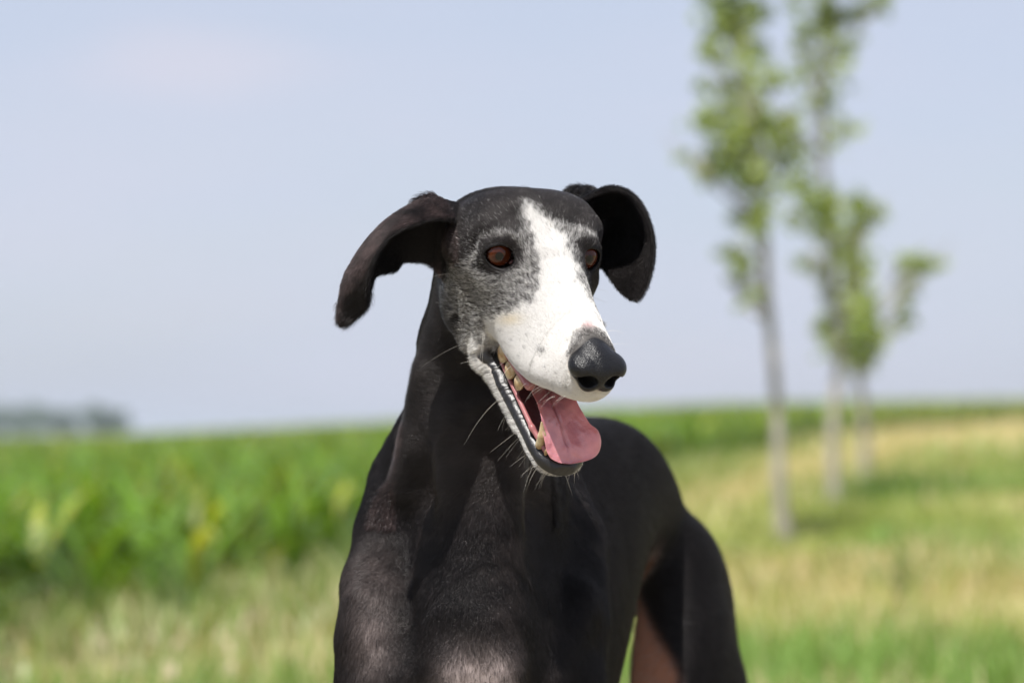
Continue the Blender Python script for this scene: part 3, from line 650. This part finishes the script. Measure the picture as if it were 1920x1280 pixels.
    # cheek teeth of the upper jaw, dog's right side
    for f_, u_, s_ in ((3.1, -7.3, 1.3), (4.8, -7.6, 1.2), (6.6, -7.35, 1.05)):
        for sg in (-1, 1):
            def tooth(q, f_=f_, u_=u_, s_=s_, sg=sg):
                x = 2.72-.06*f_
                d = ellip(q, (sg*x, f_, u_+.25), (.33*s_, .62*s_, .60*s_)); return smin(d, cone(q, (sg*x, f_, u_+.3), (sg*x, f_+.05, u_-.45*s_), .3*s_, .1), .25)
            blob('tooth', tooth, (sg*3.3, f_-1, u_-1.2), (sg*1.6, f_+1, u_+1.2), m_t, .07)
    for sg in (-1,):       # lower canine beside the tongue
        blob('tooth', lambda q, sg=sg: smin(cone(q, (sg*1.62, 11.35, -9.3), (sg*1.72, 11.5, -8.3), .34, .30), cone(q, (sg*1.72, 11.5, -8.3), (sg*1.85, 11.1, -7.35), .29, .09), .2), (sg*2.4, 10.5, -9.8), (sg*1.1, 12, -7.0), m_t)
    for x in (-1.35, -1.02):      # lower incisors beside the tongue
        blob('tooth', lambda q, x=x: ellip(q, (x, 12.2+.3*(1.2+x), -9.3), (.17, .16, .34)), (x-.4, 11.8, -9.7), (x+.4, 13, -8.6), m_t)
    blob('gum', lambda q: smin(cone(np.stack([np.abs(q[:, 0]), q[:, 1], q[:, 2]], 1), (2.5, 3.0, -8.0), (1.95, 10.0, -8.75), .16, .2), cone(np.stack([np.abs(q[:, 0]), q[:, 1], q[:, 2]], 1), (1.95, 10.0, -8.75), (1.3, 12.0, -9.35), .2, .22), .3), (-3, 2.4, -9.8), (3, 12.6, -7.5), m_g, .08)
    blob('gum', lambda q: cone(np.stack([np.abs(q[:, 0]), q[:, 1], q[:, 2]], 1), (2.35, 2.6, -6.7), (2.1, 8.0, -6.3), .5, .42), (-3.2, 1.8, -7), (3.2, 8.8, -5.3), m_g, .1)
    print('dog done', time.time()-T0)
build_dog()
# ================================================================ terrain (metres)
_PY = np.array([-4000, 0, 8, 12, 16, 19, 22, 27, 38, 52, 75, 100, 150, 200, 300, 500, 1200, 4000.]); _PZ = np.array([0, 0, 0, .03, .14, .27, .35, .44, .62, .80, 1.08, 1.42, 2.05, 2.55, 3.1, 3.2, 1.0, -20.])
_sx, _SV = spline_tab([(a, b) for a, b in zip(_PY[1:], _PZ[1:])], 4000); 
def hz(X, Y):
    p = np.where(Y < 0, 0, np.interp(Y, _sx, _SV[:, 0]))
    r = X/np.maximum(Y, 6.0)
    fc = np.interp(r, (-1.2, -.25, -.18, -.13, -.04, .032, .1, .18, 1.0), (.0, .0, .03, .12, .45, .78, .92, 1, 1.2))
    z = p*fc + .02*np.sin(X*1.3+Y*.7)*np.sin(Y*.9-X*.4)*np.clip((Y-6)/6, 0, 1)
    return np.where(Y > 300, z-(Y-300)*.0012, z)
def edgeX(Y):       # right-hand margin of the maize
    return np.interp(Y, (-60, 0, 4, 11.5, 14.6, 27, 52, 70, 170, 600), (-9, -3.2, -2.3, -1.12, -.66, 1.6, 6.6, 12.0, 42, 170))
def nonuni(a, b, n, fine):
    t = np.linspace(-1, 1, n); return t
gx = np.sinh(np.linspace(-7.4, 7.4, 260))*3.6; gy = np.concatenate([-np.sinh(np.linspace(6.5, .3, 30))*8, np.geomspace(.5, 4000, 230)])
X, Y = np.meshgrid(gx, gy, indexing='ij'); Z = hz(X, Y)
m, t, bs = material('ground_soil', .95, .1)
ge = N(t, 'ShaderNodeTexCoord'); sp = N(t, 'ShaderNodeSeparateXYZ'); t.links.new(ge.outputs['Object'], sp.inputs[0])
a = N(t, 'ShaderNodeAttribute'); a.attribute_name = 'tint'
n1 = N(t, 'ShaderNodeTexNoise', inp={'Scale': 1.1, 'Detail': 6, 'Roughness': .65}); t.links.new(ge.outputs['Object'], n1.inputs['Vector'])
mm = N(t, 'ShaderNodeMix', data_type='RGBA', blend_type='MULTIPLY'); mm.inputs[0].default_value = 1
mr = N(t, 'ShaderNodeMapRange', inp={1: .25, 2: .75, 3: .6, 4: 1.35}); t.links.new(n1.outputs[0], mr.inputs[0]); t.links.new(a.outputs['Color'], mm.inputs[6]); t.links.new(mr.outputs[0], mm.inputs[7]); t.links.new(mm.outputs[2], bs.inputs['Base Color'])
def nz2(X, Y, sc, seed): return fbm(np.stack([X.ravel(), Y.ravel(), 0*X.ravel()], 1), sc, seed).reshape(X.shape)
def dry(X, Y):
    """0 green .. 1 straw, on the verge"""
    d = X-edgeX(Y); far_ = Y/20; Y = np.asarray(Y)
    s_ = np.exp(-((d-.9*np.clip(far_, .6, 3))/(.75*np.clip(far_, .6, 3)))**2)*np.clip((Y-15)/4, 0, 1)*.85          # worn strip along the crop
    s2 = np.clip(.5+.8*nz2(X, Y, 1.1, 8)+.6*nz2(X, Y, 2.6, 9), 0, 1)*.85
    s3 = np.exp(-((Y-10.2)/1.6)**2)*.35*(X < 3) 
    s4 = np.clip((Y-24)/20, 0, 1)*.45
    return np.clip(np.maximum.reduce([s_, s2*.75, s3+0*s2, s2*.6+s4]), 0, 1)
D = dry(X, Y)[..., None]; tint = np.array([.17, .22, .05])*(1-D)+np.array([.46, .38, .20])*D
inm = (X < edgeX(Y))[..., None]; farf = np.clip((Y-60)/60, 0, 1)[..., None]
near = np.clip((6.5-Y)/2, 0, 1)[..., None]; tint = tint*(1-near)+np.array([.30, .265, .19])*near  # unseen ground around the dog made straw-brown to weaken green bounce light
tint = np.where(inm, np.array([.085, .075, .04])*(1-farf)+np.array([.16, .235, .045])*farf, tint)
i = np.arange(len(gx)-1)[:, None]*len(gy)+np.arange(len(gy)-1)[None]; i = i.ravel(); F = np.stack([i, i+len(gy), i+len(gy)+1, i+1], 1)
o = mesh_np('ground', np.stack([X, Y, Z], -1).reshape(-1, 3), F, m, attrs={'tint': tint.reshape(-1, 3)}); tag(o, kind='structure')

def leafmat(name, rough=.45, trans=.35, attr='tint', spec=.4):
    m = bpy.data.materials.new(name); m.use_nodes = True; t = m.node_tree; b = t.nodes['Principled BSDF']; out = t.nodes['Material Output']
    a = N(t, 'ShaderNodeAttribute'); a.attribute_name = attr; t.links.new(a.outputs['Color'], b.inputs['Base Color']); b.inputs['Roughness'].default_value = rough; b.inputs['Specular IOR Level'].default_value = spec
    tr = N(t, 'ShaderNodeBsdfTranslucent'); hs = N(t, 'ShaderNodeMix', data_type='RGBA', blend_type='MULTIPLY'); hs.inputs[0].default_value = 1; hs.inputs[7].default_value = (1.3, 1.25, .5, 1)
    t.links.new(a.outputs['Color'], hs.inputs[6]); t.links.new(hs.outputs[2], tr.inputs[0]); mx = N(t, 'ShaderNodeMixShader'); mx.inputs[0].default_value = trans
    t.links.new(b.outputs[0], mx.inputs[1]); t.links.new(tr.outputs[0], mx.inputs[2]); t.links.new(mx.outputs[0], out.inputs[0]); return m

def ribbons(root, az, length, width, el, droop, seg, col, twist=None):
    """arching strips: root (n,3), az heading, el initial elevation, droop how far they bend"""
    n = len(root); s_ = np.linspace(0, 1, seg+1); V = np.zeros((n, seg+1, 2, 3)); p = root.copy(); e = el.copy()
    h = np.stack([np.cos(az), np.sin(az), 0*az], 1); sd = np.stack([-np.sin(az), np.cos(az), 0*az], 1)
    for k in range(seg+1):
        w_ = width*(.35+.65*np.sin(min(s_[k]*2.2, math.pi/2)))*(1-s_[k]**2.2)+.0005
        V[:, k, 0] = p-sd*w_[:, None]/2; V[:, k, 1] = p+sd*w_[:, None]/2
        d = h*np.cos(e)[:, None]+np.array([0, 0, 1.])*np.sin(e)[:, None]; p = p+d*(length/seg)[:, None]; e = e-droop/seg
    b = (np.arange(n)*(seg+1)*2)[:, None]; k = np.arange(seg)[None]*2
    F = np.stack([b+k, b+k+1, b+k+3, b+k+2], -1).reshape(-1, 4)
    return V.reshape(-1, 3), F, np.repeat(col, (seg+1)*2, 0)
def join(parts):
    Vs, Fs, Cs, o_ = [], [], [], 0
    for v, f, c in parts: Vs.append(v); Fs.append(f+o_); Cs.append(c); o_ += len(v)
    return np.concatenate(Vs), np.concatenate(Fs), np.concatenate(Cs)
# ---- maize field
parts = []
def maize(y0, y1, row, gap, nl, seg, xmin_r, scale=1.0):
    edge_w = .12
    R_ = []
    ys = np.arange(y0, y1, gap)
    for y in ys:
        xs = np.arange(edgeX(y)+rng.normal(-.1, .28), -.30*y-3.0 if xmin_r is None else xmin_r*y, -row)
        if len(xs): R_.append(np.stack([xs+rng.normal(0, .05, len(xs)), np.full(len(xs), y)+rng.normal(0, .05, len(xs))], 1))
    P = np.concatenate(R_); keep = rng.random(len(P)) < .93; P = P[keep]; z = hz(P[:, 0], P[:, 1]); n = len(P)
    hgt = (.50+.10*rng.random(n)+.10*fbm(np.c_[P, 0*P[:, 0]], .6, 40))*scale
    a0 = rng.random(n)*6.28; fy = np.clip((P[:, 1]-25)/50, 0, 1)[:, None]
    for k in range(nl):
        fr = k/nl; rt = np.stack([P[:, 0], P[:, 1], z+hgt*(.05+.55*fr)], 1)
        ln = (.36+.16*rng.random(n))*(.8+.5*math.sin(math.pi*min(fr+.2, 1)))*scale
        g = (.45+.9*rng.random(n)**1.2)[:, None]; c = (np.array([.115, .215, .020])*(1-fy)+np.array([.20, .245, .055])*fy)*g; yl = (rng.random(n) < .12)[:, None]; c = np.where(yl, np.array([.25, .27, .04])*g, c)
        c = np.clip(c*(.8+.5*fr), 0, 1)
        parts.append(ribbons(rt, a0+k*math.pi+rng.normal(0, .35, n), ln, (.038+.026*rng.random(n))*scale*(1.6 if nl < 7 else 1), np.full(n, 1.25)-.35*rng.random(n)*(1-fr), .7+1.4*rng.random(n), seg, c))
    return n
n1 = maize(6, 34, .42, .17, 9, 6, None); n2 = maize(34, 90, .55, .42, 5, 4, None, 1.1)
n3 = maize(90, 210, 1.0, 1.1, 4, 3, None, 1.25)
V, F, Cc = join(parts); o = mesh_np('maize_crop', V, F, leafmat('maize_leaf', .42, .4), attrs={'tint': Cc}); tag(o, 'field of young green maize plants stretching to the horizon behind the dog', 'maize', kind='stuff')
print('maize', n1, n2, n3, len(F), time.time()-T0)
# ---- verge grass
parts = []
def grass(n, y0, y1, hmin, hmax, wd, rx=.24):
    y = np.exp(rng.uniform(math.log(y0), math.log(y1), n)); x = rng.uniform(-rx, rx, n)*y*1.0
    k = x > edgeX(y)-.3; x, y = x[k], y[k]; n = len(x); d = dry(x, y); st = rng.random(n) < d
    c = np.where(st[:, None], np.array([.52, .44, .24]), np.array([.235, .275, .055]))*(.7+.6*rng.random(n))[:, None]
    pat = np.clip(.5+.9*nz2(x, y, 1.7, 50), 0, 1); c = np.where(~st[:, None] & (pat[:, None] > .55), np.array([.15, .25, .045])*(.8+.5*rng.random(n))[:, None], c)
    h = (hmin+(hmax-hmin)*rng.random(n)**1.5)*(.6+.7*pat)
    parts.append(ribbons(np.stack([x, y, hz(x, y)-.01], 1), rng.random(n)*6.28, h, np.full(n, wd)*(.7+.6*rng.random(n)), 1.1+.4*rng.random(n), .3+.9*rng.random(n), 3, c))
grass(110000, 5.5, 14, .05, .20, .007, .5); grass(90000, 12, 30, .06, .22, .013, .4); grass(60000, 28, 90, .08, .26, .03, .35)
# seeding straw stalks at the margin of the maize
n = 1500; y = rng.uniform(7.5, 14, n); x = edgeX(y)+rng.normal(.55, .4, n); c = np.array([.46, .41, .24])*(.7+.5*rng.random(n))[:, None]
parts.append(ribbons(np.stack([x, y, hz(x, y)], 1), rng.random(n)*6.28, .1+.16*rng.random(n)**2, np.full(n, .011), 1.25+.25*rng.random(n), .3+.3*rng.random(n), 4, c))
# taller weeds and seed heads where the verge meets the crop
n = 15000; y = rng.uniform(8, 26, n); x = edgeX(y)+rng.normal(.15, .4, n); g = rng.random(n)[:, None]; c = np.where(g < .55, np.array([.16, .25, .045]), np.where(g < .8, np.array([.40, .36, .18]), np.array([.30, .34, .14])))*(.7+.6*rng.random(n))[:, None]
parts.append(ribbons(np.stack([x, y, hz(x, y)], 1), rng.random(n)*6.28, .1+.22*rng.random(n), np.full(n, .012), 1.1+.4*rng.random(n), .3+.8*rng.random(n), 3, c))
n = 900; y = rng.uniform(6.5, 15, n); x = np.minimum(edgeX(y)+rng.normal(.5, .6, n), 1.4+.2*y); z = hz(x, y)+.03+.13*rng.random(n); c = np.where(rng.random(n)[:, None] < .5, np.array([.56, .46, .32]), np.array([.48, .50, .30]))
parts.append(ribbons(np.stack([x, y, z], 1), rng.random(n)*6.28, np.full(n, .05), np.full(n, .022), 1.2+.3*rng.random(n), .3+.3*rng.random(n), 3, c))
V, F, Cc = join(parts); o = mesh_np('grass', V, F, leafmat('grass_blade', .6, .3), attrs={'tint': Cc}); tag(o, 'rough green and straw coloured grass on the field margin', 'grass', kind='stuff')

# ================================================================ trees
bark, t, bs = material('bark', .85, .2); tcn = N(t, 'ShaderNodeTexCoord'); mp = N(t, 'ShaderNodeMapping'); mp.inputs['Scale'].default_value = (14, 14, 3); nz = N(t, 'ShaderNodeTexNoise', inp={'Scale': 2.0, 'Detail': 5}); t.links.new(tcn.outputs['Object'], mp.inputs[0]); t.links.new(mp.outputs[0], nz.inputs['Vector'])
rp = N(t, 'ShaderNodeValToRGB'); rp.color_ramp.elements[0].color = (.20, .17, .14, 1); rp.color_ramp.elements[0].position = .3; rp.color_ramp.elements[1].color = (.46, .42, .36, 1); rp.color_ramp.elements[1].position = .7; t.links.new(nz.outputs[0], rp.inputs[0]); t.links.new(rp.outputs[0], bs.inputs['Base Color'])
leaf = leafmat('tree_leaf', .45, .5)
def tube(pts, rad, k=10):
    pts = np.asarray(pts, float); tg = np.gradient(pts, axis=0); tg /= np.linalg.norm(tg, axis=1)[:, None]; V = []
    for p, t_, r in zip(pts, tg, rad):
        a = np.cross(t_, [.3, 1, .1]); a /= np.linalg.norm(a); b = np.cross(t_, a); al = np.linspace(0, 2*math.pi, k, endpoint=False)
        V.append(p+r*(np.cos(al)[:, None]*a+np.sin(al)[:, None]*b))
    V = np.concatenate(V); i = np.arange(len(pts)-1)[:, None]*k; j = np.arange(k)[None]; F = np.stack([i+j, i+(j+1) % k, i+k+(j+1) % k, i+k+j], -1).reshape(-1, 4)
    return V, F, np.zeros((len(V), 3))
def smoothpath(p, n):
    _, v = spline_tab([(i, *q) for i, q in enumerate(p)], n); return v
def at(px, py, Ym): return toW(px, py, Ym*100)/100
def leaves(cs, n, size, c0, c1):
    """cs: list of centre, radii"""
    vols = np.array([r[0]*r[1]*r[2] for _, r, _ in cs])**.75; vols /= vols.sum(); V = []
    P, B = [], []
    for (c, r, y_), v in zip(cs, vols):
        k = int(n*v*y_)+4; nsub = max(4, k//15); sub = rng.normal(size=(nsub, 3))*.52*np.array(r)+c
        p = sub[rng.integers(0, nsub, k)]+rng.normal(size=(k, 3))*np.array(r)*.17; P.append(p); B.append(np.repeat(rng.random(nsub)[rng.integers(0, nsub, 1)], k))
    P = np.concatenate(P); n = len(P); u = rng.normal(size=(n, 3)); u[:, 2] *= .5; u /= np.linalg.norm(u, axis=1)[:, None]; w_ = np.cross(u, rng.normal(size=(n, 3))+[0, 0, .6]); w_ /= np.linalg.norm(w_, axis=1)[:, None]
    s_ = (size*(.6+.8*rng.random(n)))[:, None]; nn = np.cross(u, w_)
    q = np.stack([P, P+u*s_*.5+w_*s_*.33+nn*s_*.05, P+u*s_, P+u*s_*.5-w_*s_*.33+nn*s_*.05], 1)
    g = rng.random(n)[:, None]; c = np.array(c0)*(1-g)+np.array(c1)*g
    return q.reshape(-1, 3), np.arange(n*4).reshape(-1, 4), np.repeat(c, 4, 0)
def local(parts, loc):
    v, f, c = join(parts); return v-np.array(loc), f, c
def tree(Ym, trunk, r0, clumps, limbs, n, label, size=.06):
    base = np.array(at(*trunk[0], Ym)); base[2] = hz(base[0], base[1]); o = empty('young_tree', tuple(base)); tag(o, label, 'tree', 'young trees in a row beside the maize')
    pw = [base-[0, 0, .05]]+[at(x, y, Ym)+[0, dy, 0] for (x, y), dy in zip(trunk[1:], np.linspace(0, .15, len(trunk)-1))]
    path = smoothpath(pw, 40); path[:, :2] += .012*np.stack([np.sin(path[:, 2]*5+Ym), np.cos(path[:, 2]*4.1)], 1)
    tp = [tube(path, np.linspace(r0, r0*.3, 40)*(1+.35*np.exp(-np.linspace(0, 40, 40)/2)), 12)]
    cs = []
    for (x, y, rx, ry, *z) in clumps:
        dens = z[0] if z else 1; sc = Ym/FPX; dy = rng.normal(0, .18); c = at(x, y, Ym)+[0, dy, 0]; cs.append((c, (rx*sc, max(rx, ry)*sc*.7, ry*sc), dens))
        # a limb from the trunk up to the clump
        k = np.argmin(np.abs(path[:, 2]-(c[2]-abs(c[0]-np.interp(c[2], path[:, 2], path[:, 0]))*.9-ry*sc*.6))); s_ = path[k]; L_ = np.linalg.norm(c-s_)
        if L_ > .05: tp.append(tube(smoothpath([s_, s_+(c-s_)*.5+[0, 0, -.04], c, c+(c-s_)*.3+[0, 0, ry*sc*.5]], 10), np.linspace(min(.016, r0*.45), .004, 10), 6))
        for _ in range(5):
            e = c+rng.normal(size=3)*np.array([rx, rx, ry])*sc*.55; tp.append(tube(smoothpath([s_+(c-s_)*.7, (s_+(c-s_)*.7+e)/2+[0, 0, .03], e], 6), np.linspace(.007, .002, 6), 5))
    for pts, rr in limbs:
        p = smoothpath([at(x, y, Ym) for x, y in pts], 14); tp.append(tube(p, np.linspace(rr, rr*.35, 14), 7))
    v, f, c = local(tp, base); mesh_np('trunk', v, f, bark, o)
    v, f, c = local([leaves(cs, n, size, (.19, .27, .085), (.42, .49, .20))], base); mesh_np('crown', v, f, leaf, o, {'tint': c}, smooth=False)
tree(15.7, [(1478, 1018), (1464, 900), (1452, 750), (1446, 600), (1438, 450), (1426, 350), (1412, 200), (1396, 90), (1385, -70), (1378, -220)], .039,
     [(1395, 180, 75, 190, .09), (1400, 420, 40, 90, .12), (1380, -120, 70, 90), (1395, 12, 62, 36, 1.2), (1358, 45, 35, 30), (1352, 92, 28, 20), (1330, 110, 16, 16, .5), (1412, 60, 30, 40, .6), (1345, 165, 28, 22, .5), (1400, 150, 40, 25, .5), (1455, 155, 30, 20, .5),
      (1390, 215, 55, 35), (1355, 265, 42, 42, 1.2), (1400, 290, 55, 45, 1.3), (1345, 305, 34, 26), (1465, 240, 38, 26, .9), (1478, 285, 34, 30, .9), (1420, 330, 38, 26), (1408, 350, 30, 14),
      (1290, 288, 26, 12, .45), (1395, 398, 32, 16, .8), (1420, 410, 22, 14, .6), (1375, 470, 26, 14, .8), (1392, 487, 28, 16, .8), (1385, 530, 22, 20, .5), (1412, 555, 20, 18, .6)],
     [([(1446, 610), (1420, 565), (1390, 520), (1375, 480)], .012)], 6000, 'nearest young tree, its bare grey trunk leaning left up to a leafy top')
tree(18.9, [(1560, 941), (1560, 850), (1569, 750), (1576, 650), (1562, 550), (1556, 400), (1543, 250), (1552, 100), (1570, -60), (1570, -200)], .042,
     [(1535, 200, 60, 200, .09), (1555, 450, 55, 130, .12), (1570, -110, 80, 90), (1552, 38, 50, 34, 1.3), (1598, 22, 44, 26, 1.1), (1645, 8, 32, 20, .8), (1515, 55, 22, 22), (1570, 95, 35, 24, .7), (1488, 108, 16, 14), (1545, 130, 44, 26, .5), (1530, 180, 36, 32, .5),
      (1480, 215, 30, 22, .4), (1560, 260, 32, 26, .5), (1490, 260, 40, 30, .9), (1508, 350, 30, 26, 1.1), (1530, 385, 42, 34, 1.4), (1492, 400, 22, 20), (1548, 430, 32, 26, 1.2), (1635, 405, 34, 14, 1.1), (1610, 420, 30, 16, 1), (1600, 445, 24, 30, 1), (1535, 475, 30, 18, .6), (1545, 505, 28, 18, .5),
      (1560, 560, 16, 32, 1), (1540, 612, 30, 20, 1.3), (1560, 640, 24, 18, .8)],
     [([(1572, 640), (1590, 560), (1602, 480), (1625, 410)], .014)], 5000, 'middle young tree of the row with two bright leafy clumps, behind the nearest trunk', .065)
tree(21.9, [(1626, 907), (1619, 800), (1608, 700), (1603, 640), (1600, 560), (1598, 480), (1606, 380)], .042,
     [(1605, 560, 34, 130, .2), (1602, 470, 20, 36, 1), (1600, 380, 20, 30, .8), (1612, 530, 22, 36, 1), (1606, 590, 20, 30, 1), (1590, 650, 30, 26, .8), (1622, 645, 26, 26, .7), (1610, 690, 24, 22, .5), (1697, 500, 34, 14, 1), (1742, 497, 18, 9, .7), (1706, 530, 18, 16, .7), (1692, 575, 14, 22, .6), (1680, 610, 12, 14, .5)],
     [([(1612, 700), (1645, 660), (1672, 615), (1695, 560), (1708, 505), (1735, 495)], .012)], 3000, 'farthest young tree of the row, thin with a long curved side branch', .08)
# ---- far-off trees on the skyline
def far_tree(px, Ym, wpx, hpx, seed, label, group=None):
    base = np.array(at(px, 822, Ym)); base[2] = hz(base[0], base[1])-1; o = empty('distant_tree', tuple(base)); tag(o, label, 'tree', group)
    sc = Ym/FPX; W_, H_ = wpx*sc, hpx*sc
    v, f, c = local([tube([base, base+[0, 0, H_*.3], base+[0.1, 0, H_*.8]], [.35, .28, .1], 8)], base); mesh_np('trunk', v, f, bark, o)
    top = CAM_H/100+(820-(822-hpx))*sc; cs = []
    for k in range(7): cs.append((np.array([base[0]+rng.uniform(-.32, .32)*W_, base[1]+rng.uniform(-.3, .3)*W_, top-H_*rng.uniform(.25, .75)]), (W_*.26, W_*.26, H_*.28), 1))
    v, f, c = local([leaves(cs, 2600, .75, (.05, .10, .035), (.09, .15, .05))], base); mesh_np('crown', v, f, leaf, o, {'tint': c}, smooth=False)
far_tree(-25, 520, 90, 60, 1, 'hazy distant tree cut by the left edge of the photo')
far_tree(45, 560, 100, 62, 2, 'hazy distant tree in the clump at far left, between its neighbours')
far_tree(102, 540, 84, 54, 3, 'hazy distant tree at the right end of the far-left clump, beside the gap')
far_tree(203, 470, 80, 56, 4, 'rounded distant tree standing alone right of the gap on the skyline')
# ---- dark weed on the verge
def weed(px, py, Ym, H_, label):
    b = np.array(at(px, py, Ym)); b[2] = hz(b[0], b[1]); o = empty('verge_weed', tuple(b)); tag(o, label, 'weed')
    v, f, c = local([tube([b, b+[.0, 0, H_*.5], b+[-.015, 0, H_]], [.004, .003, .002], 6)], b); mesh_np('stem', v, f, bark, o)
    n = 80; z = rng.random(n)*H_; v, f, c = ribbons(np.stack([0*z, 0*z, z], 1), rng.random(n)*6.28, .07+.09*rng.random(n)*(1-z/H_)+.02, np.full(n, .012), .9-rng.random(n)*.6, .3+rng.random(n), 3, np.tile([.11, .19, .05], (n, 1)))
    mesh_np('leaf_cluster', v, f, leaf, o, {'tint': c})
weed(1693, 1200, 10.4, .27, 'faint upright green weed in the grass at lower right, below the young trees')
print('land done', time.time()-T0)
# ================================================================ haze
me = bpy.data.meshes.new('haze'); x0, x1, y0, y1, z0, z1 = -4600, 4600, -4600, 4600, -120, 14
vs = [(x, y, z) for x in (x0, x1) for y in (y0, y1) for z in (z0, z1)]
me.from_pydata(vs, [], [(0, 1, 3, 2), (4, 6, 7, 5), (0, 4, 5, 1), (2, 3, 7, 6), (0, 2, 6, 4), (1, 5, 7, 3)]); hzo = bpy.data.objects.new('haze', me); C.objects.link(hzo); tag(hzo, kind='stuff')
m = bpy.data.materials.new('haze'); m.use_nodes = True; t = m.node_tree; t.nodes.clear(); oo = N(t, 'ShaderNodeOutputMaterial'); vp = N(t, 'ShaderNodeVolumePrincipled', inp={'Density': .0006, 'Color': (.84, .92, 1, 1), 'Anisotropy': .2}); t.links.new(vp.outputs[0], oo.inputs['Volume']); me.materials.append(m)
